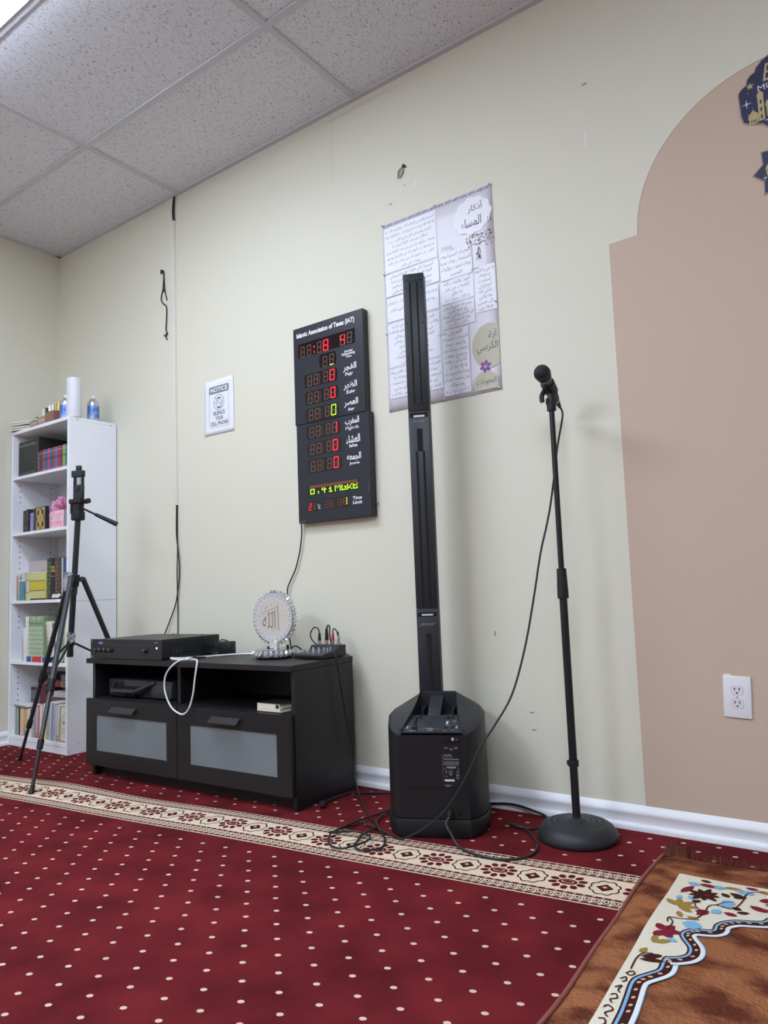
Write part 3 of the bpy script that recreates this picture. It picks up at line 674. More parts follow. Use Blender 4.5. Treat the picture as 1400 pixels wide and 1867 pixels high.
b = MB().use(M_rubber); b.box(-.036,.036,-.022,.022,0,.056,.005,2); b.tube([(-.030,-.01,.053),(-.02,-.015,.064),(.0,-.018,.063),(.016,-.016,.057)], .0028, 6); b.tube([(-.034,0,.03),(-.055,.01,.028),(-.075,.03,.03)], .003, 6)
tag(b.build('power_adapter', None, (1.668,-.125,TB), rotz=.35), 'small black power adapter behind the amplifier on the bench', 'adapter')
b = MB().use(M_rubber)
for k in range(5):
    b.tube([(1.635+.004*k,-.40+.02*k,TB+.004),(1.65+.01*k,-.36+.016*k,TB+.010),(1.69,-.345+.01*k,TB+.006),(1.73-.012*k,-.30+.012*k,TB+.004)], .0028, 6)
tag(b.build('black_cable', None), 'tangle of thin black cable beside the amplifier', 'cable')
# crystal ornament
def build_crystal():
    t = thing('crystal_ornament', 'round crystal ornament with Arabic calligraphy on a faceted base', 'ornament', (2.05,-.205,TB), .10)
    cry = mat('crystal', (244,245,248), .03, trans=.6, ior=1.6); mir = mat('crystal_facet', (226,228,232), .10, metal=.7)
    silver = mat('etched_mirror', (208,200,188), .4, metal=.0); frost = mat('frost_etch', (250,250,250), .5)
    dz = .166; R = .103
    b = MB().use(silver); b.lathe([(0,-.005),(R,-.005),(R,.005),(0,.005)], 64, T=Matrix.Translation((0,0,dz)) @ Matrix.Rotation(PI/2,4,'X'))
    b.use(mat('etch_border', (172,170,168), .4)); b.lathe([(.076,0),(R-.0005,0)], 64, T=Matrix.Translation((0,-.0053,dz)) @ Matrix.Rotation(PI/2,4,'X'), caps=False); b.build('disc', t)
    b = flat(wallT(-.0060, 0, dz)); b.use(frost)
    N = 26
    for k in range(N):
        key = [(0,0),(0,1),(.82,1),(.82,.25),(.30,.25),(.30,.62),(.55,.62)]
        pth = []
        for (p, q) in key:
            a = 2*PI*(k+p)/N; r = .079+.019*q; pth.append((r*math.cos(a), r*math.sin(a)))
        b.ribbon(pth, -.0013, .0013, 0)
        a0 = 2*PI*k/N; a1 = 2*PI*(k+1)/N; b.ribbon([(.079*math.cos(a0+(a1-a0)*q/3), .079*math.sin(a0+(a1-a0)*q/3)) for q in range(4)], -.001, .001, 0)
    b.build('key_pattern', t, smooth=False)
    b = flat(wallT(-.0058, 0, dz)); b.use(mat('etch_dark', (138,128,120), .5)); T = Matrix.Identity(4)
    b.fit('الله', -.056, -.044, .014, .024, T)
    b.ribbon([(.027,.054),(.028,-.052)], -.0022, -.0010, 0); b.ribbon([(.031,.056),(.032,-.054)], -.0022, -.0010, 0)
    for (p, q) in (((-.036,.026),(.022,.044)),((-.030,.012),(.022,.033)),((-.043,.036),(-.026,.052))): b.ribbon([p, q], -.0009, .0009, 0)
    for c_, r_ in (((-.008,.052),.004),((.052,.006),.004),((.004,.018),.0035),((.0,-.052),.005),((-.045,.014),.009)):
        b.ribbon([(c_[0]+x_, c_[1]+y_) for x_, y_ in ell(0,0,r_,r_*1.2,9)][:7], 0, .0011, 0)
    b.build('calligraphy', t, smooth=False)
    def gem(p, ax, up, l, w, h):
        ax, up = Vector(ax).normalized(), Vector(up).normalized(); sd = ax.cross(up)
        g = MB(); g.use(cry if random.random() < .45 else mir); P = Vector(p)
        ring_ = [g.v(P+up*(w*math.cos(a))+sd*(l*math.sin(a))) for a in (2*PI*k/6+PI/6 for k in range(6))]
        tt = [g.v(P+ax*h+up*(w*.5*math.cos(a))+sd*(l*.5*math.sin(a))) for a in (2*PI*k/6+PI/6 for k in range(6))]
        bt = g.v(P-ax*h*.6)
        for k in range(6): g.f([ring_[k], ring_[(k+1)%6], tt[(k+1)%6], tt[k]]); g.f([ring_[k], bt, ring_[(k+1)%6]])
        g.f(tt); return g
    for k in range(40):
        a = 2*PI*k/40
        d = Vector((math.cos(a), 0, math.sin(a)))
        if -1.85 < math.atan2(d.z, d.x) < -1.30: continue
        gem(d*(R+.003)+Vector((0,.008,dz)), d+Vector((0,-.15,0)), (0,1,0), .0085, .013, .009).build('crystal', t, smooth=False)
    b = MB().use(mir); b.box(-.022,.022,-.008,.012,.036,.070,.003,1); b.use(M_rubber); b.cyl((.055,.02,.036),(.055,.02,.052),.006,seg=10); b.cyl((-.05,.03,.036),(-.05,.03,.044),.010,seg=10); b.build('neck', t)
    b = MB().use(mat('base_mirror', (170,170,174), .12, metal=.8)); b.lathe([(0,.004),(.078,.004),(.082,.008),(.082,.034),(.076,.036),(0,.036)], 48); b.use(M_blackm); b.lathe([(0,0),(.07,0),(.07,.004),(0,.004)], 32); b.build('base', t)
    for k in range(24):
        a = 2*PI*k/24; d = Vector((math.cos(a), math.sin(a), 0)); gem(d*.083+Vector((0,0,.020)), d, (0,0,1), .0108, .0150, .010).build('base_crystal', t, smooth=False)
build_crystal()
# mixer with plugs
MXR = (2.178, -.222)
def build_mixer():
    t = thing('audio_mixer', 'small grey audio mixer with silver knobs on the right end of the bench', 'mixer', (MXR[0], MXR[1], TB), .02)
    w, d = .150, .150
    gr = mat('mixer_grey', (66,68,73), .4); dk = mat('mixer_dark', (40,41,45), .45)
    side = [(.004,.002),(0,.014),(.002,.018),(.100,.030),(.106,.046),(d,.048),(d,.002)]
    b = MB().use(dk); b.prism(side, 0, w, Matrix(((0,0,1,0),(1,0,0,0),(0,1,0,0),(0,0,0,1))), .001); b.build('body', t)
    b = flat(); b.use(gr); b.poly([(.006,.008,.0192),(w-.006,.008,.0192),(w-.006,.098,.0302),(.006,.098,.0302)])
    b.use(M_print)
    for k in range(5): b.poly([(.012+.028*k,.094,.0303),(.026+.028*k,.094,.0303),(.026+.028*k,.0955,.0305),(.012+.028*k,.0955,.0305)])
    b.build('control_panel', t, smooth=False)
    kn = mat('knob_silver', (150,154,162), .35, metal=.3)
    for x_, y_, r in [(.022,.030,.0075),(.050,.030,.0075),(.080,.030,.0075),(.108,.030,.0075),(.022,.062,.006),(.050,.062,.006),(.080,.062,.006),(.108,.062,.006),(.130,.075,.005),(.130,.055,.005)]:
        zz = .0185+y_*.122; b = MB().use(kn); b.lathe([(r*.80,0),(r*.68,.015),(r*.55,.0165),(0,.0165)], 16, c=(x_,y_,zz)); b.build('knob', t)
    for x_ in (.025,.062,.098,.130):
        b = MB().use(M_chrome); b.lathe([(.008,0),(.008,.0035),(.005,.0035),(.005,.001)], 14, c=(x_,.128,.0475)); b.build('socket', t)
build_mixer()
def patch(x, y, m, label, path, h=.045, m2=None):
    t = thing('audio_plug', label, 'audio plug', (MXR[0]+x, MXR[1]+y, TB+.0495))
    b = MB().use(m2 or M_chrome); b.cyl((0,0,0),(0,0,.014),.0065,seg=14); b.use(m); b.cyl((0,0,.0142),(.001,0,h),.0075,.0045,14); b.build('plug', t)
    b = MB().use(M_rubber); b.tube([(.001,0,h-.003)]+path, .0025, 7, 8); b.build('cable', t)
patch(.025,.130, M_blackm, 'black plug with looping cable at the left of the mixer', [(-.006,0,.062),(-.030,.002,.068),(-.052,.004,.045),(-.050,.006,.020),(-.028,.012,-.004),(-.015,.030,-.020),(-.01,.05,-.040)])
patch(.098,.130, mat('plug_red', (196,52,66), .4), 'red plug with black cable at the right of the mixer', [(.004,0,.062),(.018,0,.058),(.030,.002,.030),(.034,.006,.0),(.040,.02,-.035),(.035,.06,-.05)], m2=mat('plug_grey', (150,150,156), .35))
patch(.130,.128, mat('plug_grey', (150,150,156), .35), 'grey plug beside the red one on the mixer', [(-.004,.004,.050),(-.012,.010,.030),(-.010,.030,-.01),(.0,.045,-.04)], h=.036)
b = MB().use(M_rubber); b.tube([(2.10,-.17,TB+.028),(2.125,-.155,TB+.045),(2.15,-.13,TB+.02),(2.165,-.09,TB+.004),(2.17,-.052,TB+.003)], .003, 7); tag(b.build('black_cable', None), 'short black cable arching from the crystal ornament to the mixer', 'cable')
# white flat cable with hanging loop
def white_cable():
    m = mat('white_cable', (232,232,236), .4)
    def L(u, z, off=.010): p = B(u, -off); return (p[0], p[1], z)
    P = [(1.93,-.10,TB+.004),(1.84,-.125,TB+.004),(1.76,-.18,TB+.004),(1.715,-.30,TB+.004),(1.668,-.385,TB+.005),(1.655,-.425,TB+.010),(1.69,-.435,TB+.006),(1.76,-.432,TB+.006),(1.83,-.440,TB+.009), L(.499,TB+.004,.001), L(.494,.50,.012), L(.500,.46,.014), L(.512,.40,.014), L(.535,.348,.014), L(.565,.323,.014), L(.600,.324,.014), L(.648,.350,.014), L(.682,.41,.014), L(.678,.47,.014), L(.640,.512,.012), L(.60,TB+.006,.002),(1.80,-.445,TB+.013),(1.74,-.41,TB+.009),(1.70,-.37,TB+.008)]
    b = MB().use(m); b.tube(P, .0037, 8, 8); tag(b.build('white_cable', None), 'white cable looping down over the front edge of the bench', 'cable')
white_cable()
def cubby_case():
    o = B(1.192, .075, .3525)
    t = thing('carrying_case', 'black plastic case with slanted carry handle in the left cubby', 'case', o, BA+.02)
    m = mat('case_plastic', (50,52,56), .42)
    b = MB().use(m); b.prism([(0,.012),(.012,0),(.43,0),(.442,.012),(.442,.14),(.42,.155),(.02,.155),(0,.14)], .002, .078, None, .006)
    b.use(M_blackm); b.box(.085,.30,-.002,.01,.010,.070,.003,1); b.build('body', t)
    b = MB().use(m)
    b.tube([(.06,-.002,.062),(.075,-.03,.036),(.085,-.036,.030)], .009, 8, 4); b.tube([(.085,-.036,.030),(.235,-.036,.032)], .0105, 10, 4)
    b.tube([(.235,-.036,.032),(.285,-.025,.050),(.33,-.001,.070)], .009, 8, 4)
    b.tube([(.085,-.034,.027),(.11,-.02,.012),(.13,-.002,.008)], .008, 8, 4); b.tube([(.235,-.034,.027),(.215,-.02,.014),(.20,-.002,.008)], .008, 8, 4)
    b.build('handle', t)
    b = MB().use(mat('case_panel', (64,66,70), .4)); b.box(.125,.285,-.004,.004,.048,.0775,.002,1); b.box(.305,.44,-.005,.006,.004,.066,.008,2); b.build('latch_panel', t)
cubby_case()
def cubby_book():
    o = B(.205, .035, .3515); t = thing('notebook', 'small notebook with cream pages and black cover in the right cubby', 'notebook', o, BA-.05)
    b = MB().use(mat('page_cream', (226,218,194), .8)); b.box(0,.122,.0,.09,.0015,.0125); b.box(-.002,.118,.002,.09,.0145,.0275); b.build('pages', t, smooth=False)
    b = MB().use(M_blackm); b.box(-.003,.124,.003,.093,.0277,.0305,.0008,1); b.use(mat('page_white', (222,222,216), .7)); b.box(-.001,.130,-.001,.09,0,.0013); b.box(-.003,.126,.001,.091,.0127,.0143); b.build('cover', t)
    b = MB().use(M_blackm); b.lathe([(.004,0),(.007,0),(.007,.002),(.004,.002)], 14, T=Matrix.Translation((.108,-.0005,.021)) @ Matrix.Rotation(PI/2,4,'X')); b.build('ring', t)
cubby_book()
b = flat(); b.use(mat('yellow_paper', (214,190,90), .7)); b.poly([(0,0,0),(0,.045,0),(.006,.05,.09),(.004,.01,.075)]); b.poly([(0,.01,.05),(-.006,.03,.10),(.0,.05,.08)])
tag(b.build('paper_note', None, (1.108,-.44,.395)), 'scrap of yellow paper stuck to the left side of the bench', 'paper')

# ------------------------------------------------------------------ wall things
def conduit():
    b = MB().use(mat('raceway_white', (226,224,214), .45))
    pr = [(-.0085,0),(-.0085,-.010),(-.005,-.0145),(.005,-.0145),(.0085,-.010),(.0085,0)]
    b.skin([[b.v((1.166+x_+dx, y_-.0002, z_)) for x_, y_ in pr] for z_, dx in ((1.270,.001),(2.822,-.004))])
    b.use(mat('raceway_groove', (150,148,140), .6)); b.box(1.1592,1.1602,-.0140,-.0125,1.27,2.82)
    tag(b.build('cable_raceway', None), 'narrow white cable raceway running up the wall to the ceiling', 'cable raceway')
    b = MB().use(M_rubber); b.tube([(1.166,-.006,H),(1.163,-.009,2.93),(1.158,-.010,2.88),(1.160,-.009,2.83),(1.163,-.007,2.80)], .0036, 7); b.tube([(1.170,-.006,H),(1.168,-.007,2.93),(1.164,-.006,2.87),(1.168,-.007,2.83),(1.164,-.006,2.80)], .0030, 7)
    tag(b.build('black_cable', None), 'black cable pair from the ceiling into the white raceway', 'cable')
    b = MB().use(M_rubber); b.tube([(1.168,-.007,1.30),(1.166,-.008,1.20),(1.168,-.010,1.12),(1.180,-.010,1.03),(1.190,-.010,.95),(1.184,-.010,.87),(1.162,-.012,.765),(1.118,-.014,.68),(1.085,-.02,.615),(1.09,-.05,.57),(1.09,-.07,.44)], .0032, 7)
    tag(b.build('black_cable', None), 'black cable bowing left from the raceway down behind the amplifier', 'cable')
    b = MB().use(M_rubber); b.tube([(1.172,-.006,1.30),(1.170,-.006,1.16),(1.170,-.006,1.04),(1.165,-.006,.90),(1.170,-.006,.73),(1.168,-.006,.60),(1.168,-.006,.46)], .0026, 7)
    tag(b.build('black_cable', None), 'black cable hanging straight from the raceway behind the amplifier', 'cable')
    b = MB().use(M_rubber); b.tube([(2.0455,-.015,1.112),(2.047,-.014,1.06),(2.032,-.012,.985),(2.004,-.012,.905),(1.968,-.012,.848),(1.952,-.014,.812),(1.958,-.02,.74),(1.97,-.03,.62),(1.985,-.03,TB+.0035)], .0030, 7)
    tag(b.build('black_cable', None), 'thin black cable from the prayer clock down behind the crystal ornament', 'cable')
    b = MB().use(M_blackm)
    for P, r in (([(1.047,-.006,2.557),(1.056,-.008,2.572),(1.068,-.007,2.568),(1.072,-.005,2.545),(1.069,-.005,2.506),(1.064,-.005,2.467),(1.050,-.005,2.430),(1.049,-.005,2.408),(1.065,-.005,2.384),(1.091,-.005,2.362),(1.095,-.005,2.317),(1.089,-.005,2.252),(1.089,-.005,2.226),(1.099,-.005,2.211),(1.090,-.005,2.200),(1.087,-.005,2.188),(1.101,-.005,2.173)], .0032),
                 ([(1.070,-.006,2.570),(1.075,-.006,2.51),(1.082,-.005,2.45),(1.098,-.005,2.394)], .0028), ([(1.066,-.005,2.468),(1.073,-.006,2.452),(1.081,-.005,2.445)], .003), ([(1.068,-.005,2.202),(1.084,-.006,2.206),(1.094,-.005,2.210)], .0026), ([(1.052,-.007,2.575),(1.060,-.010,2.567),(1.066,-.008,2.560)], .006)): b.tube(P, r, 6)
    tag(b.build('hanging_string', None), 'knotted black string hanging on the wall left of the raceway', 'string')
    b = MB().use(mat('tape_clear', (196,188,176), .3)); b.tube([(2.634,-.003,2.515),(2.645,-.009,2.535),(2.660,-.008,2.553)], .004, 6); b.tube([(2.645,-.002,2.512),(2.656,-.006,2.528),(2.664,-.004,2.545)], .0035, 6)
    b.use(mat('tape_dirt', (84,78,72), .8)); b.tube([(2.660,-.004,2.553),(2.668,-.008,2.560),(2.672,-.004,2.552)], .005, 6); b.tube([(2.636,-.006,2.520),(2.644,-.012,2.536),(2.656,-.010,2.551)], .0022, 6)
    tag(b.build('tape_scrap', None), 'curled scrap of old tape high on the wall above the poster', 'tape')
conduit()
def notice():
    t = thing('notice_sign', 'white paper NOTICE sign about silencing cell phones on the wall', 'sign', (1.391, -.001, 1.598), 0)
    w, h = .216, .279
    b = flat(); b.use(mat('paper_white', (234,236,244), .5)); X = [0,.08,.15,.5,.86,.93,1]
    G = [[b.v((w*p, -.0010-.10*max(0,abs(p-.5)-.36)*max(0,abs(q-.5)-.36), h*q)) for p in X] for q in X]
    for j in range(6):
        for i in range(6): b.f([G[j][i], G[j][i+1], G[j+1][i+1], G[j+1][i]])
    o = b.build('sheet', t); sm = o.modifiers.new('thickness', 'SOLIDIFY'); sm.thickness = .0006; sm.offset = 1
    P = wallT(-.0020); b = flat(P); ink = mat('sign_ink', (66,70,80), .6); gr = mat('sign_grey', (122,128,140), .6)
    def rr(x0, y0, x1, y1, r): return [(x_, y_) for cx, cy, a0 in ((x1-r,y1-r,0),(x0+r,y1-r,PI/2),(x0+r,y0+r,PI),(x1-r,y0+r,1.5*PI)) for x_, y_ in ((cx+r*math.cos(a0+k*PI/10), cy+r*math.sin(a0+k*PI/10)) for k in range(6))]
    b.use(gr); b.ribbon(rr(.036,.034,.182,.246,.010), 0, .0016, 0, True)
    b.poly([(x_, y_, .0002) for x_, y_ in rr(.036,.2085,.182,.246,.008)]); b.use(mat('paper_white', (234,236,244), .5)); b.fit('NOTICE', .046, .2165, .172, .2395, Matrix.Translation((0,0,.0004)), .025)
    b.use(ink); b.ribbon(ell(.108,.161,.0380,.0380,40), -.0011, .0011, .0002, True)
    b.ribbon([(.081,.188),(.135,.134)], -.0011, .0011, .0003)
    b.ribbon(rr(.096,.132,.122,.185,.004), -.0008, .0008, .0002, True)
    b.poly([(.097,.179,.0003),(.121,.179,.0003),(.121,.1845,.0003),(.097,.1845,.0003)]); b.poly([(.097,.1325,.0003),(.121,.1325,.0003),(.121,.138,.0003),(.097,.138,.0003)])
    for sx in (1,-1):
        for k in range(3):
            x_ = .109+sx*(.018+.0045*k); b.ribbon([(x_,.150-.002*(2-k)),(x_+sx*.002,.159),(x_,.168+.002*(2-k))], -.0006, .0006, .0002)
    for s_, x0, y0, x1, y1 in (('SILENCE',.066,.097,.152,.1165),('YOUR',.081,.0705,.138,.090),('CELL PHONE',.0455,.044,.174,.0635)): b.fit(s_, x0, y0, x1, y1, Matrix.Translation((0,0,.0002)), .018)
    b.build('print', t, smooth=False)
notice()
def outlet():
    t = thing('wall_outlet', 'white duplex power outlet on the pink wall near the baseboard', 'outlet', (3.7855, -.0005, .4375)); t.rotation_euler = (0, .04, 0)
    b = MB().use(mat('outlet_plate', (232,232,238), .3)); b.box(-.0395,.0395,-.006,0,-.0625,.0625,.0035,3); b.use(mat('wall_patch', (232,228,216), .6)); b.box(-.036,-.016,-.0015,0,.0615,.067); b.build('cover_plate', t)
    for zc in (.0195, -.0195):
        b = MB().use(mat('outlet_face', (226,226,230), .3)); P = [(x_, max(-.0125, min(.0125, y_))) for x_, y_ in ell(0,0,.0172,.0172,40)]
        b.prism(P, 0, .0072, Matrix(((1,0,0,0),(0,0,-1,0),(0,1,0,zc),(0,0,0,1))), .0006)
        b.use(mat('outlet_gap', (140,140,146), .6)); b.prism([(x_*1.04,y_*1.05) for x_, y_ in P], 0, .0063, Matrix(((1,0,0,0),(0,0,-1,0),(0,1,0,zc),(0,0,0,1)))); b.use(M_dark)
        for x_ in (-.0065, .0065): b.box(x_-.001, x_+.001, -.0078, -.0070, zc-.0005, zc+.0075); b.box(x_-.003, x_+.003, -.0078, -.0070, zc+.0062, zc+.0078)
        b.cyl((0,-.0078,zc-.0065),(0,-.0070,zc-.0065),.0025,seg=12); b.build('receptacle', t)
    b = MB().use(mat('screw_grey', (170,170,174), .4)); b.lathe([(0,.0018),(.0028,.0015),(.0032,0)], 14, T=Matrix.Translation((0,-.006,0)) @ Matrix.Rotation(PI/2,4,'X')); b.build('screw', t)
outlet()
def clock():
    X0, Z1_, Wd, Ht, D = 2.045, 1.990, .402, .890, .036
    t = thing('prayer_clock', 'tall black digital prayer time clock with red digits on the wall', 'clock', (X0, 0, Z1_-Ht))
    case = mat('clock_black', (34,38,48), .38)
    b = MB().use(case); b.box(0,.402,-D,-.001,Ht-.447,Ht,.0015,1); b.box(.006,.416,-D,-.001,0,Ht-.4485,.0015,1); b.use(M_dark); b.box(.008,.398,-D+.003,-.003,Ht-.4486,Ht-.4468)
    b.build('case', t)
    b = MB().use(mat('clock_bracket', (150,150,155), .4)); b.box(.415,.428,-.010,-.002,.052,.056); b.box(.108,.114,-.012,-.004,Ht,Ht+.006); b.box(.165,.169,-.010,-.004,Ht,Ht+.005); b.build('bracket', t)
    P = wallT(-D-.0006, 0, Ht)       # local y = -distance from the top
    win = mat('display_window', (30,18,22), .12); dim = mat('segment_dim', (104,74,66), .5)
    RED = mat('led_red', (255,28,40), .4, emit=1.5); GRN = mat('led_green', (160,222,40), .4, emit=1.05); YEL = mat('led_yellow', (222,226,60), .4, emit=1.0)
    SEG = {'0':'abcdef','1':'bc','2':'abged','4':'fgbc','8':'abcdefg','_':'d'}
    def digit(b, x0, y0, w, h, ch, lit):
        sk = .07; th = w*.17
        def q(px, py): return (x0+px*w+(py)*h*sk*.6, y0+py*h)
        tw = th/w; tl = th/h
        segs = dict(a=((tw*.6,1-tl),(1-tw*.6,1)), g=((tw*.6,.5-tl/2),(1-tw*.6,.5+tl/2)), d=((tw*.6,0),(1-tw*.6,tl)), f=((0,.5+tl*.3),(tw,1-tl*.4)), b=((1-tw,.5+tl*.3),(1,1-tl*.4)), e=((0,tl*.4),(tw,.5-tl*.3)), c=((1-tw,tl*.4),(1,.5-tl*.3)))
        for s_, ((ax, ay), (cx, cy)) in segs.items():
            on_ = lit is not None and s_ in SEG[ch]
            b.use(lit if on_ else dim); k = .0006 if on_ else .0003
            p = [q(ax,ay), q(cx,ay), q(cx,cy), q(ax,cy)]; b.poly([(x_, y_, k) for x_, y_ in p])
    def display(x0, y0, x1, y1, items, label, curved=True):
        b = MB(P).use(win); pts = [(x0,-y1),(x1,-y1),(x1,-y0),(x0,-y0)]
        if curved: pts = [(x0+.006,-y1),(x1-.006,-y1),(x1,-(y0+y1)/2-.012),(x1,-(y0+y1)/2+.012),(x1-.006,-y0),(x0+.006,-y0),(x0,-(y0+y1)/2+.012),(x0,-(y0+y1)/2-.012)]
        b.prism(pts, -.001, .0006); w = b.build('display', t, smooth=False); w['label'] = label
        for it in items:
            g = flat(P @ Matrix.Translation((0,0,.0007))); digit(g, *it); g.build('digit', w, smooth=False)
        return w, flat(P @ Matrix.Translation((0,0,.0007)))
    w, g = display(.029,.077,.357,.140, [(.044,-.142,.024,.050,'8',None),(.083,-.142,.024,.050,'8',None),(.143,-.141,.025,.050,'8',None),(.178,-.141,.030,.051,'8',RED),(.275,-.138,.028,.048,'4',RED),(.314,-.137,.027,.049,'8',None)], 'main time display', False)
    g.use(RED); g.poly([(.124,-.110,.0006),(.130,-.113,.0006),(.130,-.104,.0006),(.124,-.103,.0006)]); g.poly([(.124,-.134,.0006),(.130,-.136,.0006),(.130,-.128,.0006),(.124,-.127,.0006)]); g.build('colon', w, smooth=False)
    w, g = display(.153,.152,.250,.210, [(.174,-.212,.024,.048,'8',None),(.212,-.211,.025,.049,'_',YEL)], 'remaining time display')
    for y0, ch, lm, nm in ((.230,'0',RED,'Fajr'),(.309,'0',RED,'Zuhr'),(.386,'0',GRN,'Asr'),(.464,'1',RED,'Mghrib'),(.541,'0',RED,'Isha'),(.617,'0',RED,'Juma')):
        o = (y0-.230)/.387*.008
        w, g = display(.062+o,y0-.003,.254+o,y0+.055, [(.080+o,-y0-.052,.026,.048,'8',None),(.117+o,-y0-.051,.026,.048,'8',None),(.175+o,-y0-.050,.025,.047,'8',None),(.210+o,-y0-.050,.029,.049,ch,lm)], nm+' time display')
        g.use(dim); g.poly([(.150+o,-y0-.050,.0003),(.1525+o,-y0-.050,.0003),(.1535+o,-y0-.006,.0003),(.151+o,-y0-.006,.0003)]); g.build('separator', w, smooth=False)
    w, g = display(.063,.729,.348,.770, [], 'yellow green matrix display', False)
    g.use(mat('matrix_off', (120,66,40), .5)); g.poly([(.075,-.741,.0002),(.346,-.741,.0002),(.346,-.729,.0002),(.075,-.729,.0002)])
    FONT = {'0':('1111','1001','1001','1111'),'.':('0','0','1','1'),'4':('1010','1111','0010','0010'),'1':('010','110','010','111'),'M':('11011','10101','10001','10001'),'G':('1000','1011','1001','1111'),'R':('1001','1010','1110','1001'),'B':('1001','1110','1001','1111')}
    xx = .080; cell = .0068; g.use(GRN)
    for ch, adv in (('0',.045),('.',.022),('4',.041),('1',.033),('M',.0375),('G',.031),('R',.031),('B',.031)):
        for j, row in enumerate(FONT[ch]):
            for i, c_ in enumerate(row):
                if c_ == '1':
                    px, py = xx+i*cell, -.744-j*.0062; g.poly([(px,py-.0052,.0005),(px+.0060,py-.0052,.0005),(px+.0060,py,.0005),(px,py,.0005)])
        xx += adv
    g.build('matrix_text', w, smooth=False)
    w, g = display(.064,.800,.115,.842, [(.070,-.837,.016,.030,'2',RED),(.096,-.835,.014,.027,'8',None)], 'temperature display', False)
    w, g = display(.156,.794,.292,.840, [(.162,-.836,.018,.034,'8',None),(.186,-.836,.018,.034,'8',None),(.236,-.834,.019,.033,'8',None),(.264,-.831,.023,.032,'1',YEL)], 'time limit display', False)
    g.use(dim); g.poly([(.212,-.834,.0003),(.214,-.834,.0003),(.216,-.804,.0003),(.214,-.804,.0003)]); g.build('separator', w, smooth=False)
    b = flat(P @ Matrix.Translation((0,0,.0003))); b.use(mat('clock_lettering', (240,240,244), .5, emit=.12)); I = Matrix.Identity(4)
    ink = mat('clock_lettering', (240,240,244), .5, emit=.12); PT = P @ Matrix.Translation((0,0,.0003)); b.bm.free()
    def F(s_, x0, y0, x1, y1, bo=.02):
        q = flat(PT); q.use(ink); q.fit(s_, x0, -y1, x1, -y0, I, bo); q.build('lettering', t, smooth=False)
    b = flat(PT)
    F('Islamic Association of Texas (IAT)', .022, .025, .357, .054, .03)
    F('Jamaat', .296, .163, .343, .176); F('Remaining', .283, .174, .354, .189); F('Time', .303, .188, .336, .198)
    for ar, en, y0, ax0, ax1, ex0, ex1 in (('الفجر','Fajr',.224,.287,.360,.299,.342),('الظهر','Zuhr',.303,.287,.360,.298,.350),('العصر','Asr',.379,.287,.363,.306,.343),('المغرب','Mghrib',.460,.289,.365,.291,.362),('العشاء','Isha',.537,.292,.367,.308,.352),('الجمعه','Juma',.614,.293,.369,.305,.360)):
        F(ar, ax0, y0, ax1, y0+.036); F(en, ex0, y0+.0385, ex1, y0+.0385+(.018 if en in ('Fajr','Mghrib') else .014), 0 if en[0] == 'M' else .02)
    F('Time', .317, .800, .366, .814); F('Limit', .318, .819, .367, .833); F('C', .124, .818, .136, .834); F('o', .1185, .812, .1225, .817, .03)
    b.use(mat('clock_small_print', (126,130,138), .6))
    for k in range(14): b.poly([(.012+k*.003,-.884,0),(.014+k*.003,-.884,0),(.014+k*.003,-.881,0),(.012+k*.003,-.881,0)])
    for k in range(16): b.poly([(.4035,-.790+k*.003,0),(.4055,-.790+k*.003,0),(.4055,-.788+k*.003,0),(.4035,-.788+k*.003,0)])
    b.build('small_print', t, smooth=False)
clock()
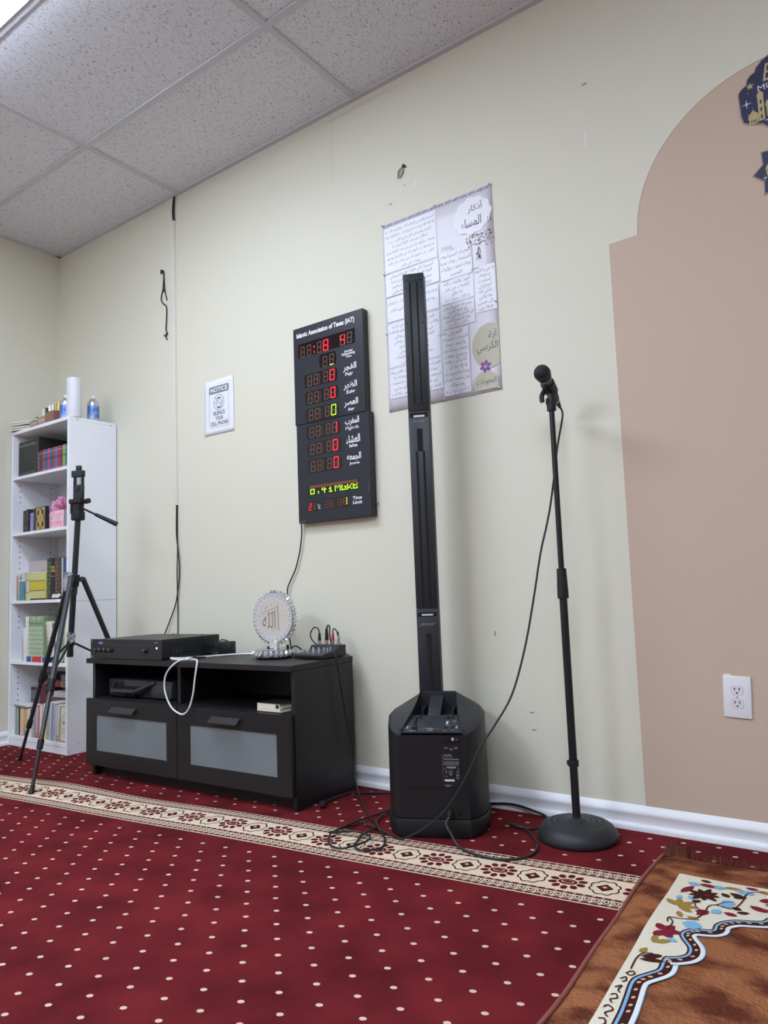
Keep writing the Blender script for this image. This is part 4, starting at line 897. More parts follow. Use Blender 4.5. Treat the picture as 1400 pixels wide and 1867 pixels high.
def poster():
    X0, Z1_ = 2.543, 2.335; Wd, Ht = .520, .811
    t = thing('poster', 'large lilac poster with panels of Arabic text behind the column speaker', 'poster', (X0, 0, Z1_))
    b = flat(); b.use(mat('poster_lilac', (221,217,226), .35)); n = 12
    G = [[b.v((Wd*i/n, -.0018-.0014*math.sin(i*1.3)*math.sin(j*.9), -Ht*j/n)) for i in range(n+1)] for j in range(n+1)]
    for j in range(n):
        for i in range(n): b.f([G[j+1][i], G[j+1][i+1], G[j][i+1], G[j][i]])
    o = b.build('sheet', t); sm = o.modifiers.new('thickness', 'SOLIDIFY'); sm.thickness = .0005; sm.offset = 1
    P = wallT(-.0038)
    b = flat(P); pan = mat('poster_panel', (232,232,240), .4); sh = mat('poster_panel_edge', (200,197,208), .5)
    def q(x0, y0, x1, y1):
        b.use(sh); b.poly([(x0+.004,-y1-.004,0),(x1+.003,-y1-.004,0),(x1+.003,-y0-.005,0),(x0+.004,-y0-.005,0)]); b.use(pan); b.poly([(x0,-y1,.0003),(x1,-y1,.0003),(x1,-y0,.0003),(x0,-y0,.0003)])
    PAN = [(.009,.020,.267,.216),(.010,.225,.270,.318),(.012,.330,.264,.428),(.012,.440,.264,.624),(.011,.633,.266,.755),(.276,.214,.421,.325),(.276,.332,.424,.423),(.276,.432,.422,.524),(.272,.532,.390,.792),(.428,.316,.5175,.494)]
    for p in PAN: q(*p)
    b.use(sh); cl = [(.432+.083*math.cos(a)*(1+.045*math.cos(11*a)), -.100+.074*math.sin(a)*(1+.045*math.cos(11*a))) for a in (2*PI*k/88 for k in range(88))]
    b.poly([(x_+.002,y_-.002,.0001) for x_, y_ in cl]); b.use(pan); b.poly([(x_,y_,.0004) for x_, y_ in cl])
    ol = mat('poster_olive', (190,186,166), .5); b.use(ol)
    b.poly([(max(.404,min(.519,x_)),y_,.0002) for x_, y_ in ell(.478,-.632,.074,.088,40)]); b.poly([(x_,max(-.800,y_),.0003) for x_, y_ in ell(.455,-.782,.053,.056,40)])
    b.use(mat('poster_violet', (128,72,146), .5))
    for k in range(6):
        a = 2*PI*k/6+.3; b.poly([(x_,y_,.0006) for x_, y_ in ell(.457+.015*math.cos(a), -.710+.015*math.sin(a), .0095, .0068, 10, a)])
    b.use(mat('poster_violet_light', (188,160,200), .5)); b.poly([(x_,y_,.0008) for x_, y_ in ell(.457,-.710,.004,.004)])
    gr = mat('poster_grey', (146,142,150), .6); lg = mat('poster_floral', (176,168,158), .6)
    random.seed(21)
    for (cx, cy, rx, ry, nn) in ((.455,-.200,.03,.02,34),(.50,-.205,.014,.03,26),(.452,-.25,.01,.032,26),(.505,-.16,.008,.03,14),(.412,-.205,.012,.02,14)):
        for k in range(nn):
            b.use(lg if random.random() < .6 else gr); x_, y_ = cx+random.uniform(-rx,rx), cy+random.uniform(-ry,ry)
            b.poly([(u_,v_,.0005) for u_, v_ in ell(x_, y_, .0045, .0022, 7, random.random()*3)])
    b.use(gr)
    xx = .012
    while xx < .505:                          # scrollwork along the top edge
        r = .009 if int(xx*100) % 2 else .0055
        b.ribbon([(xx+r*math.cos(a)*(1-a/12), -.011+r*math.sin(a)*(1-a/12)) for a in (k*.6 for k in range(16))], -.0007, .0007, .0003)
        b.poly([(xx+.011,-.011,.0003),(xx+.017,-.014,.0003),(xx+.026,-.010,.0003),(xx+.033,-.003,.0003),(xx+.026,-.006,.0003),(xx+.018,-.009,.0003)]); b.poly([(xx+.016,-.004,.0003),(xx+.021,-.008,.0003),(xx+.024,-.004,.0003),(xx+.020,-.006,.0003)]); xx += .036
    for (x_, y_) in ((.288,-.193),(.302,-.196),(.314,-.196),(.326,-.196)):
        b.ribbon([(x_,y_-.008),(x_+.004,y_),(x_+.008,y_-.008)], -.0006, .0006, .0003); b.poly([(u_,v_,.0003) for u_, v_ in ell(x_+.004,y_+.004,.002,.0022,8)]); b.ribbon([(x_,y_-.002),(x_+.010,y_+.001)], -.0005, .0005, .0003)
    b.ribbon(ell(.338,-.208,.005,.003,10), -.0006, .0006, .0003, True)
    for (ox, oy) in ((.256,-.543),(.415,-.318)):
        for k in range(7): b.ribbon([(ox+k*.005, oy-.004+.006*(k % 2)),(ox+k*.005+.005, oy+.004),(ox+k*.005+.007, oy-.005)], -.0009, .0009, .0005)
    b.build('artwork', t, smooth=False)
    b = flat(P); b.use(mat('poster_ink', (122,120,132), .6)); T = Matrix.Translation((0,0,.0006))
    def block(x0, y0, x1, y1, lines, size):
        n_ = len(lines); st = (y1-y0)/n_; b = flat(P); b.use(mat('poster_ink', (122,120,132), .6))
        for i, l in enumerate(lines): b.line(l, (x0+x1)/2, -(y0+st*(i+.72)), size, T, (x1-x0)*.97)
        b.build('text_block', t, smooth=False)
    block(.012,.026,.264,.214, ['أمسينا وأمسى الملك لله ، والحمد لله ، لا','إله إلا الله وحده لا شريك له ، له الملك وله','الحمد وهو على كل شيء قدير ، رب','أسألك خير هذه الليلة وخير ما','بعدها ، وأعوذ بك من شر هذه الليلة وشر','ما بعدها رب أعوذ بك من الكسل وسوء','الكبر ، رب أعوذ بك من عذاب في النار','وعذاب في القبر'], .0155)
    block(.012,.226,.266,.317, ['أمسينا على فطرة الإسلام وعلى','كلمة الإخلاص وعلى دين نبينا','محمد وعلى ملة أبينا إبراهيم','حنيفا وما كان من المشركين'], .018)
    block(.012,.335,.262,.426, ['لا إله إلا الله وحده لا شريك له ، له الملك','وله الحمد وهو على كل شيء قدير','« مائة مرة »'], .017)
    block(.014,.443,.262,.622, ['اللهم إني أسألك العافية في الدنيا','والآخرة اللهم إني أسألك العفو والعافية','في ديني ودنياي وأهلي ومالي','اللهم استر عوراتي وآمن روعاتي','واحفظني من بين يدي','ومن خلفي وعن يميني','وعن شمالي وأعوذ بعظمتك','أن أغتال من تحتي'], .0165)
    block(.013,.636,.264,.752, ['اللهم أنت ربي لا إله إلا أنت خلقتني وأنا','عبدك وأنا على عهدك ووعدك ما','استطعت أعوذ بك من شر ما صنعت','أبوء لك بنعمتك علي وأبوء بذنبي','فاغفر لي فإنه لا يغفر الذنوب إلا أنت'], .017)
    block(.278,.216,.420,.322, ['اللهم بك أمسينا وبك','أصبحنا ، وبك نحيا','وبك نموت وإليك','المصير'], .0195)
    block(.278,.334,.422,.422, ['أعوذ بكلمات الله','التامات من شر','ما خلق','« ثلاث مرات »'], .0185)
    block(.278,.434,.420,.523, ['بسم الله الذي لا يضر','مع اسمه شيء','في الأرض ولا في السماء','وهو السميع العليم','« ثلاث مرات »'], .0155)
    block(.274,.534,.388,.790, ['اللهم إني','أمسيت أشهدك','وأشهد حملة','عرشك وملائكتك','وجميع خلقك','أنك أنت الله','لا إله إلا أنت','وحدك لا شريك لك','وأن محمدا عبدك','ورسولك','« أربع مرات »'], .0195)
    block(.430,.320,.516,.492, ['يا حي يا قيوم','برحمتك','أستغيث','أصلح لي','شأني كله','ولا تكلني','إلى نفسي','طرفة عين'], .0165)
    b.bm.free(); b = flat(P); b.use(mat('poster_title_ink', (78,74,86), .6))
    b.fit('أذكار', .414, -.090, .477, -.050, T); b.fit('المساء', .383, -.146, .471, -.106, T, .006)
    b.build('title_text', t, smooth=False); b = flat(P); b.use(mat('poster_title_grey', (98,96,92), .6)); b.fit('آية', .476, -.612, .513, -.574, T); b.fit('الكرسي', .424, -.662, .514, -.618, T); b.build('circle_text', t, smooth=False); b = flat(P); b.use(mat('poster_title_grey', (98,96,92), .6)); b.fit('المعوذات', .416, -.782, .500, -.756, T)
    b.use(pan); b.line('« ثلاث مرات »', .458, -.795, .012, T)
    b.build('circle_text', t, smooth=False)
    tm = mat('tack_clear', (224,224,228), .2, trans=.3)
    for x_, y_, nm in ((.003,.003,'top left corner'),(.266,.003,'middle of the top edge'),(.516,.003,'top right corner'),(.515,.213,'upper right edge'),(.515,.470,'lower right edge'),(.513,.803,'bottom right corner'),(.270,.805,'middle of the bottom edge'),(.007,.804,'bottom left corner'),(.006,.478,'lower left edge'),(.004,.220,'upper left edge')):
        b = MB().use(tm); b.lathe([(0,0),(.0042,.0),(.0042,.0015),(.002,.003),(.002,.006),(.0034,.0075),(.0034,.009),(0,.0092)], 14, T=Matrix.Translation((X0+x_, -.0042, Z1_-y_)) @ Matrix.Rotation(PI/2,4,'X'))
        tag(b.build('thumbtack', None), 'clear thumbtack at the %s of the lilac poster' % nm, 'thumbtack', 'thumbtacks holding the poster')
poster()
def stickers():
    navy = mat('sticker_navy', (40,42,78), .5); gold = mat('sticker_gold', (184,170,124), .5); rim = mat('sticker_rim', (160,146,128), .5); wh = mat('sticker_white', (214,214,226), .5); dk = mat('sticker_dark', (34,30,38), .5)
    def base(name, label, cx, cz, O, k):
        t = thing(name, label, 'wall sticker', (cx, 0, cz)); b = MB(wallT(-.0012)).use(rim); b.prism(O, 0, .0016); b.use(navy); b.prism([(x_*k, y_*k) for x_, y_ in O], .0002, .0020); b.build('badge', t, smooth=False); return t
    # half outlines (left side), mirrored
    Lh = [(0,-.128),(-.020,-.124),(-.040,-.118),(-.050,-.120),(-.062,-.106),(-.085,-.098),(-.105,-.090),(-.116,-.082),(-.121,-.060),(-.124,.010),(-.122,.022),(-.112,.032),(-.098,.040),(-.096,.054),(-.086,.066),(-.072,.072),(-.068,.084),(-.050,.102),(-.028,.112),(-.012,.124),(0,.142)]
    O = Lh + [(-x_, y_) for x_, y_ in Lh[-2:0:-1]]
    t = base('wall_sticker', 'navy scalloped wall sticker with golden mosque on the pink arch', 4.056, 2.286, O[::-1], .965)
    b = flat(wallT(-.0036)); I = Matrix.Identity(4)
    b.use(gold); b.fit('E', -.050, .030, -.016, .084, I, 0, .25); b.fit('id', -.004, .034, .04, .080, I, .01, .25)
    st = [(-.086+.012*r*math.sin(a), .030+.012*r*math.cos(a), 0) for a, r in ((PI*k/5, 1 if k % 2 == 0 else .45) for k in range(10))]; b.poly(st)
    b.use(wh); b.fit('MUBARAK', -.066, .003, .078, .022, I, 0)
    for (x_, y_, r) in ((-.100,-.024,.016),(-.098,-.062,.003),(-.094,.010,.003),(.09,-.03,.014),(.1,.02,.004)): b.poly([(x_+r*q*math.sin(a), y_+r*q*math.cos(a), 0) for a, q in ((PI*k/4, 1 if k % 2 == 0 else .16) for k in range(8))])
    b.use(gold)
    def tower(x_, w, y0, y1): b.poly([(x_-w,y0,0),(x_+w,y0,0),(x_+w,y1,0),(x_-w,y1,0)]); b.poly([(x_-w*1.2,y1,0),(x_+w*1.2,y1,0),(x_+w,y1+w*.9,0),(x_,y1+w*2.0,0),(x_-w,y1+w*.9,0)]); b.poly([(x_-.0008,y1+w*1.9,0),(x_+.0008,y1+w*1.9,0),(x_,y1+w*3.1,0)])
    for sx in (1,-1):
        tower(sx*.061,.0085,-.092,-.012); tower(sx*.084,.013,-.094,-.076); tower(sx*.034,.013,-.084,-.050)
    tower(0,.024,-.084,-.046); b.poly([(-.045,-.088,0),(.045,-.088,0),(.045,-.070,0),(-.045,-.070,0)])
    b.use(dk)
    for sx in (1,-1):
        for y_ in (-.032,-.056,-.080): b.poly([(sx*.061-.0022,y_-.006,.0003),(sx*.061+.0022,y_-.006,.0003),(sx*.061+.0022,y_+.004,.0003),(sx*.061,y_+.008,.0003),(sx*.061-.0022,y_+.004,.0003)])
        b.poly([(sx*.034-.006,-.086,.0003),(sx*.034+.006,-.086,.0003),(sx*.034+.006,-.070,.0003),(sx*.034,-.062,.0003),(sx*.034-.006,-.070,.0003)])
        for q in (-.006,.0,.006): b.poly([(sx*.084+q-.0014,-.090,.0003),(sx*.084+q+.0014,-.090,.0003),(sx*.084+q+.0014,-.082,.0003),(sx*.084+q-.0014,-.082,.0003)])
    b.poly([(-.010,-.088,.0003),(.010,-.088,.0003),(.010,-.064,.0003),(0,-.052,.0003),(-.010,-.064,.0003)])
    b.use(wh)
    for y_ in (-.098,-.106,-.114): b.poly([(-.052+(-.098-y_)*1.0,y_,.0003),(.052-(-.098-y_)*1.0,y_,.0003),(.052-(-.098-y_)*1.0,y_+.003,.0003),(-.052+(-.098-y_)*1.0,y_+.003,.0003)])
    b.build('print', t, smooth=False)
    O = []
    for k in range(16):
        a = PI*k/8; r = .0985 if k % 2 == 0 else .0735; O.append((-r*math.cos(a), r*math.sin(a)))
    t = base('wall_sticker', 'navy eight pointed star sticker with lantern on the pink arch', 4.050, 2.026, O[::-1], .94)
    b = flat(wallT(-.0036)); b.use(gold)
    b.poly([(-.0008,.032,0),(.0008,.032,0),(.0008,.07,0),(-.0008,.07,0)]); b.poly([(-.032,.0,0),(.032,.0,0),(.022,.018,0),(0,.032,0),(-.022,.018,0)]); b.poly([(-.028,-.002,0),(.028,-.002,0),(.022,-.036,0),(-.022,-.036,0)]); b.poly([(-.024,-.038,0),(.024,-.038,0),(.016,-.046,0),(-.016,-.046,0)])
    b.poly([(-.048,.025,0),(-.0465,.025,0),(-.0465,.062,0),(-.048,.062,0)]); b.poly([(-.060,.006,0),(-.036,.006,0),(-.040,.020,0),(-.0475,.026,0),(-.055,.020,0)]); b.poly([(-.058,.004,0),(-.038,.004,0),(-.042,-.022,0),(-.054,-.022,0)])
    b.use(dk)
    for x_ in (-.016,0,.016): b.poly([(x_-.005,-.006,.0003),(x_+.005,-.006,.0003),(x_+.004,-.032,.0003),(x_-.004,-.032,.0003)])
    b.poly([(-.052,0,.0003),(-.044,0,.0003),(-.046,-.016,.0003),(-.050,-.016,.0003)])
    b.use(wh)
    for (x_, y_, r) in ((-.062,-.018,.009),(-.040,-.034,.013),(.05,.03,.01),(.05,-.03,.012)): b.poly([(x_+r*q*math.sin(a), y_+r*q*math.cos(a), 0) for a, q in ((PI*k/4, 1 if k % 2 == 0 else .16) for k in range(8))])
    b.build('print', t, smooth=False)
stickers()

# ------------------------------------------------------------------ column speaker
def build_speaker():
    A = math.radians(25)
    t = thing('column_speaker', 'tall black column loudspeaker with a control panel base standing on the carpet', 'loudspeaker', (2.939, -.396, 0), A)
    # local: x across, y towards the wall, z up; front face at y = 0
    m = mat('speaker_plastic', (29,29,32), .42, bump=(600,.12,.0008), spec=.4); m2 = mat('speaker_hood', (46,48,53), .45, bump=(600,.12,.0008), spec=.4)
    half = [(.114,0),(.140,.030),(.158,.075),(.166,.130),(.164,.190),(.152,.250),(.128,.310),(.095,.355),(.050,.378)]
    OUT = half + [(-x_, y_) for x_, y_ in half[::-1]]
    n = len(OUT)
    def zt(y_): return .336+.40*min(y_, .235)
    def zr(y_): return .322+.33*min(y_, .12)+.05*max(0, y_-.12)
    sc = lambda k: [((x_)*k, .19+(y_-.19)*k) for x_, y_ in OUT]
    b = MB().use(m)
    rings = []
    for k, zf in ((1.0, lambda y_: .064), (.99, lambda y_: zr(y_)-.012), (.985, zr)):
        rings.append([b.v((x_, y_, zf(y_))) for x_, y_ in sc(k)])
    b.skin(rings); b.build('body', t, angle=30)
    b = MB().use(m); R = [[b.v((x_, y_, z_)) for x_, y_ in sc(k)] for k, z_ in ((1.0,.004),(1.022,.012),(1.022,.054),(1.008,.060))]; b.skin(R); b.build('base_skirt', t, angle=30)
    b = MB().use(M_dark); R = [[b.v((x_, y_, z_)) for x_, y_ in sc(.985)] for z_ in (.058,.0655)]; b.skin(R); b.build('base_gap', t)
    # hood: two wings joined behind the column, open towards the front
    b = MB().use(m2)
    ro = [(x_*.985, .19+(y_-.19)*.985) for x_, y_ in OUT]; ri = [(x_*.93, .19+(y_-.19)*.93) for x_, y_ in OUT]
    inn = []
    for i, (x_, y_) in enumerate(OUT):
        tt = i/(n-1); 
        h_ = half[min(i, n-1-i)]; k = min(i, n-1-i)
        ix = [.100,.094,.088,.078,.070,.066,.062,.058,.03][k]; iy = [.004,.020,.055,.100,.160,.215,.225,.228,.229][k]
        inn.append((ix if i < n/2 else -ix, iy))
    lo = [b.v((x_, y_, zr(y_)+.0008)) for x_, y_ in ro]; mid = [b.v((x_, max(y_,.003), zr(y_)+.012)) for x_, y_ in ri]; top = [b.v((x_, y_, zt(y_)+.004)) for x_, y_ in inn]
    bot = [b.v((x_, y_, .30)) for x_, y_ in inn]
    for i in range(n-1):
        b.f([lo[i], lo[i+1], mid[i+1], mid[i]]); b.f([mid[i], mid[i+1], top[i+1], top[i]]); b.f([top[i], top[i+1], bot[i+1], bot[i]])
    b.f([lo[0], mid[0], top[0], bot[0]]); b.f([lo[-1], bot[-1], top[-1], mid[-1]])
    b.build('hood', t, angle=32)
    # control panel and handle recess
    pm = mat('control_panel', (44,47,53), .4)
    def pz(y_): return .334+.30*y_
    b = MB().use(pm); b.prism([(-.101,-.001),(.101,-.001),(.0915,.040),(.086,.075),(.079,.112),(-.079,.112),(-.086,.075),(-.0915,.040)], 0, .004, Matrix(((1,0,0,0),(0,1,0,0),(0,.30,1,.330),(0,0,0,1)))); cp = b.build('control_panel', t, smooth=False)
    b = MB().use(M_dark); b.box(-.078,.078,.113,.222,.3235,.330); b.use(mat('recess_wall', (30,32,38), .5)); b.box(-.066,.066,.222,.229,.33,.424); b.box(-.046,-.040,.114,.222,.325,.385); b.box(.058,.064,.114,.222,.325,.385); b.build('handle_recess', t)
    b = MB().use(m2); b.prism([(.108,.352),(.118,.368),(.150,.388),(.226,.420),(.226,.404),(.150,.366),(.124,.346)], -.026, .018, Matrix(((0,0,1,0),(1,0,0,0),(0,1,0,0),(0,0,0,1))), .003); b.build('handle', t)
    kn = mat('knob_black', (44,44,47), .35)
    for x_, y_, r, mm in ((-.060,.088,.0055,kn),(-.048,.094,.0055,kn),(-.060,.070,.0055,kn),(-.060,.050,.0055,kn),(-.058,.022,.0095,mat('button_grey', (30,31,34), .4)),(.046,.090,.0055,kn),(.060,.094,.0055,kn),(.048,.052,.0045,mat('button_white', (226,226,232), .4)),(.046,.026,.005,kn),(.068,.026,.005,kn)):
        b = MB().use(mm); b.lathe([(r,0),(r*.92,.007),(0,.0075)], 14, T=Matrix.Translation((x_, y_, pz(y_)))); b.build('knob', cp)
    b = flat(Matrix(((1,0,0,0),(0,1,0,0),(0,.30,1,.3347),(0,0,0,1)))); b.use(mat('panel_print', (186,188,194), .6))
    def bar(x0, x1, y0, h=.0022): b.poly([(x0,y0,0),(x1,y0,0),(x1,y0+h,0),(x0,y0+h,0)])
    bar(-.045,-.022,.020,.0007); bar(.012,.030,.020,.0007); bar(-.072,-.052,.006); bar(.038,.050,.006); bar(.064,.072,.008); bar(-.020,.008,.0195); bar(-.014,.004,.008,.003); bar(.066,.074,.066,.004); bar(.044,.056,.040,.0016); bar(.044,.052,.066,.003)
    b.ribbon(ell(-.006,.0205,.0055,.0022,14), 0, .001, .0002, True)
    for x_ in (-.084, .078): b.poly([(x_,.020,0),(x_+.003,.020,0),(x_+.004,.034,0),(x_+.0065,.034,0),(x_+.006,.037,0),(x_,.036,0)]); b.poly([(x_-.009,.022,0),(x_-.003,.022,0),(x_-.003,.024,0),(x_-.009,.024,0)])
    for k in range(9):
        for cx, cy in ((-.060,.088),(.046,.090)): a = -.6+k*.54; b.poly([(cx+.0085*math.cos(a),cy+.0085*math.sin(a),0),(cx+.0095*math.cos(a),cy+.0085*math.sin(a),0),(cx+.0095*math.cos(a),cy+.0095*math.sin(a),0)])
    b.build('panel_print', cp, smooth=False)
    # back plate on the front face, with jacks and rating label (face is slightly battered: follow it)
    k0 = lambda z_: .19*(.010*(z_-.06)/.25)     # how far the face leans back at height z
    P = Matrix(((1,0,0,0),(0,(.0019/.25),-1,0),(0,1,0,0),(0,0,0,1)))
    b = MB(P).use(mat('plate_dark', (30,31,35), .35)); b.prism([(-.085,.160),(.090,.160),(.090,.2935),(-.085,.2935)], .0002, .0022); b.use(M_dark); b.prism([(.036,.299),(.091,.299),(.091,.3225),(.036,.3225)], .0, .0016); b.build('back_plate', t, smooth=False)
    for x_, mm, r in ((.047, M_blackm, .0085),(.0685, M_print, .0045),(.0815, M_chrome, .0045)):
        b = MB(P).use(mm); b.lathe([(r*.45,.001),(r*.45,.004),(r,.004),(r,.0016)], 18, T=Matrix.Translation((x_,.311,0))); b.build('jack', t)
    b = flat(P @ Matrix.Translation((0,0,.0026))); I = Matrix.Identity(4); pr = mat('label_print', (150,152,158), .6); b.use(pr)
    def bx(x0, x1, y0, y1): b.poly([(x0,y0,0),(x1,y0,0),(x1,y1,0),(x0,y1,0)])
    for x_, y_ in ((.040,.284),(.057,.280),(.072,.284)):
        bx(x_, x_+.011, y_, y_+.0014); bx(x_+.001, x_+.010, y_-.003, y_-.0016)
    bx(.0325,.0331,.180,.262); b.fit('BOSE', .0375, .2585, .0635, .2635, I, .02, .35); bx(.036,.066,.2575,.2579); bx(.036,.067,.2530,.2538)
    for k in range(2): bx(.036,.086,.2485-k*.002,.2495-k*.002)
    b.use(mat('label_block', (84,88,96), .6)); bx(.036,.086,.229,.2425); b.use(pr)
    bx(.046,.076,.2215,.2255); bx(.050,.072,.2190,.2200)
    for x_ in (.0375,.0795): b.ribbon([(x_,.215),(x_+.0035,.2225),(x_+.007,.215)], -.0005, .0005, 0, True)
    b.fit('CE', .0765, .206, .0845, .2115, I, .01); b.ribbon(ell(.058,.207,.0055,.0055,16), -.0006, .0006, 0, True); b.fit('UL', .0552,.2045,.0608,.2095,I,.01); bx(.0535,.0625,.1985,.2000); bx(.041,.046,.205,.2065); bx(.042,.045,.208,.212); b.ribbon(ell(.0785,.1995,.0022,.0022,10), -.0008, .0008, 0, True); bx(.081,.0875,.1990,.2003); b.ribbon(ell(.080,.191,.0038,.0038,12), -.0005, .0005, 0, True)
    bx(.038,.048,.1945,.1955); bx(.036,.060,.167,.1685); bx(.042,.054,.1635,.165)
    b.use(M_print); bx(.038,.069,.1795,.1858); b.build('rating_label', t, smooth=False)
    b = MB(P).use(M_dark); b.prism([(.038,.072),(.062,.072),(.062,.092),(.038,.092)], 0, .0012); b.prism([(.074,.073),(.088,.073),(.088,.089),(.074,.089)], 0, .0012); b.build('power_inlet', t, smooth=False)
    # the column in three lengths
    c = (-.030+.0, .283)
    w, d = .0395, .045
    col = mat('column_black', (40,42,48), .42); colr = mat('column_side', (62,61,60), .5)
    cx, cy = -.030, .283
    def seg(z0, z1, k): return Matrix.Translation((cx, cy, 0)) , z0, z1, k
    def body(b, z0, z1, kw, kd):
        pts = [(-w*kw,-d*kd),(w*kw,-d*kd),(w*kw*1.02,d*kd*.2),(w*kw*.72,d*kd),(-w*kw*.72,d*kd),(-w*kw*1.02,d*kd*.2)]
        b.prism([(cx+x_, cy+y_) for x_, y_ in pts], z0, z1, None, .0025)
    def groove(b, x_, hw, z0, z1, y0, mm): b.use(mm); b.box(cx+x_-hw, cx+x_+hw, y0-.0004, y0+.002, z0, z1)
    yf = cy-d*.98
    b = MB().use(col); body(b, .402, .722, 1.0, .98); lower = b.build('column_extension', t, angle=30)
    b = MB(); groove(b, .002, .0085, .405, .634, yf, M_dark); groove(b, 0, .006, .42, .62, yf-.0006, mat('groove_inner', (20,20,26), .7)); groove(b, 0, .034, .694, .709, yf, M_dark); groove(b, .001, .0205, .6975, .7035, yf-.0004, M_print); b.use(mat('logo_grey', (120,122,128), .4)); b.fit('BOSE', cx-.024, .662, cx+.026, .671, Matrix(((1,0,0,0),(0,0,-1,yf-.0012),(0,1,0,0),(0,0,0,1))), .015, .4); b.box(cx-.034, cx-.022, yf-.001, yf, .6605, .6615); b.box(cx+.024, cx+.034, yf-.001, yf, .670, .671); b.build('logo_and_slot', lower, smooth=False)
    b = MB().use(col); body(b, .7225, 1.452, 1.0, .95); midp = b.build('column_array', t, angle=30); midp['label'] = 'middle length of the column'
    yf2 = cy-d*.95
    b = MB(); groove(b, -.0125, .0042, .726, 1.30, yf2, M_dark); groove(b, .0135, .0042, .726, 1.30, yf2, M_dark); groove(b, .001, .0105, 1.30, 1.385, yf2, M_dark)
    groove(b, 0, .034, 1.428, 1.447, yf2, M_dark); b.use(mat('logo_grey', (120,122,128), .4)); b.fit('BOSE', cx-.024, 1.408, cx+.026, 1.417, Matrix(((1,0,0,0),(0,0,-1,yf2-.0012),(0,1,0,0),(0,0,0,1))), .015, .4); b.box(cx-.034, cx-.022, yf2-.001, yf2, 1.4065, 1.4075); b.box(cx+.024, cx+.034, yf2-.001, yf2, 1.416, 1.417); groove(b, .001, .0205, 1.4295, 1.4365, yf2-.0004, M_print)
    b.use(M_dark)
    for zz in (.80,.95,1.10,1.25):
        for x_ in (-.029,.029): b.cyl((cx+x_,yf2-.0008,zz),(cx+x_,yf2+.001,zz),.0022,seg=8)
    b.build('logo_and_slot', midp, smooth=False)
    b = MB().use(col); body(b, 1.4525, 1.985, 1.0, .95); upp = b.build('column_array', t, angle=30); upp['label'] = 'top length of the column'
    b = MB(); groove(b, -.0135, .0035, 1.480, 1.950, yf2, M_dark); groove(b, .0135, .0035, 1.480, 1.950, yf2, M_dark); groove(b, 0, .012, 1.500, 1.503, yf2, M_dark); groove(b, 0, .0375, 1.476, 1.4775, yf2, M_dark); groove(b, 0, .0375, 1.956, 1.9575, yf2, M_dark); b.use(M_dark)
    for zz in (1.52,1.66,1.79,1.93):
        for x_ in (-.029,.029): b.cyl((cx+x_,yf2-.0008,zz),(cx+x_,yf2+.001,zz),.0028,seg=8)
    b.build('grille_slots', upp, smooth=False)
build_speaker()
# ------------------------------------------------------------------ microphone stand, microphone, cables
def build_stand():
    t = thing('microphone_stand', 'black microphone stand with round dome base on the carpet by the baseboard', 'microphone stand', (3.325,-.175,0))
    b = MB().use(mat('stand_base', (38,41,46), .5, bump=(300,.15,.001))); b.lathe([(0,.002),(.118,.002),(.123,.006),(.1235,.016),(.120,.028),(.112,.040),(.100,.049),(.088,.0535),(.080,.0545),(.079,.052),(.077,.0545),(.062,.056),(.061,.0535),(.059,.056),(.046,.057),(.045,.055),(.043,.0572),(.030,.058),(.029,.060),(.020,.062),(.014,.068),(0,.068)], 72); b.build('base', t, angle=50)
    m = mat('stand_tube', (28,28,34), .38)
    b = MB().use(m); b.cyl((0,0,.06),(0,0,.845),.0125,.0125,20); b.use(M_white); b.box(-.0135,-.0120,-.004,.001,.075,.135); b.build('lower_tube', t)
    b = MB().use(M_blackm); b.lathe([(.013,0),(.0165,0),(.0165,.018),(.013,.018)], 20, c=(0,0,.222)); b.box(-.020,-.012,-.004,.004,.224,.238); b.build('collar', t)
    b = MB().use(M_blackm); b.lathe([(.013,0),(.0178,.0),(.0178,.02),(.0158,.075),(.0150,.096),(.0095,.097)], 24, c=(0,0,.748)); b.build('clutch', t)
    b = MB().use(m); b.cyl((0,0,.83),(0,0,1.388),.0092,.0088,18); b.build('upper_tube', t)
    b = MB().use(M_blackm); b.lathe([(.0088,0),(.0150,0),(.0155,.022),(.0150,.030),(.0110,.032),(0,.032)], 16, c=(0,0,1.366))
    b.build('thread_adapter', t)
    return t
build_stand()
HEAD = cm.translation + (Vector((3.309,-.198,1.493))-cm.translation)*.981; AXM = RV*.486-UV*.50+FV*.717; AXM.normalize()
def build_mic():
    zx = AXM; xx = zx.orthogonal().normalized(); yy = zx.cross(xx); R = Matrix((xx, yy, zx)).transposed().to_4x4(); R.translation = HEAD
    t = thing('microphone', 'black handheld microphone with round grille held in the stand clip', 'microphone', (0,0,0)); t.matrix_world = R
    b = MB().use(mat('mic_grille', (30,31,42), .55, bump=(700,.8,.002))); b.lathe([(0,-.0265)]+[(.0268*math.sin(a),-.0268*math.cos(a)) for a in (PI*k/16 for k in range(1,9))]+[(.0265,.008),(.0245,.018),(.0215,.026)], 40); b.build('grille', t)
    b = MB().use(mat('mic_band', (52,52,66), .35)); b.lathe([(.0262,.000),(.0275,.001),(.0275,.005),(.0262,.006)], 36); b.build('grille_band', t)
    b = MB().use(mat('mic_body', (92,92,84), .4, metal=.3)); b.lathe([(.0216,.0262),(.0205,.032),(.0198,.040)], 32); b.use(mat('mic_grey', (58,58,60), .45)); b.lathe([(.0198,.0402),(.0182,.080),(.0155,.118),(.0125,.140),(0,.140)], 32); b.use(mat('mic_ring', (168,168,160), .35, metal=.5)); b.lathe([(.0200,.0262),(.0222,.0262),(.0222,.0292),(.0200,.0295)], 32); b.build('body', t)
    return t
build_mic()
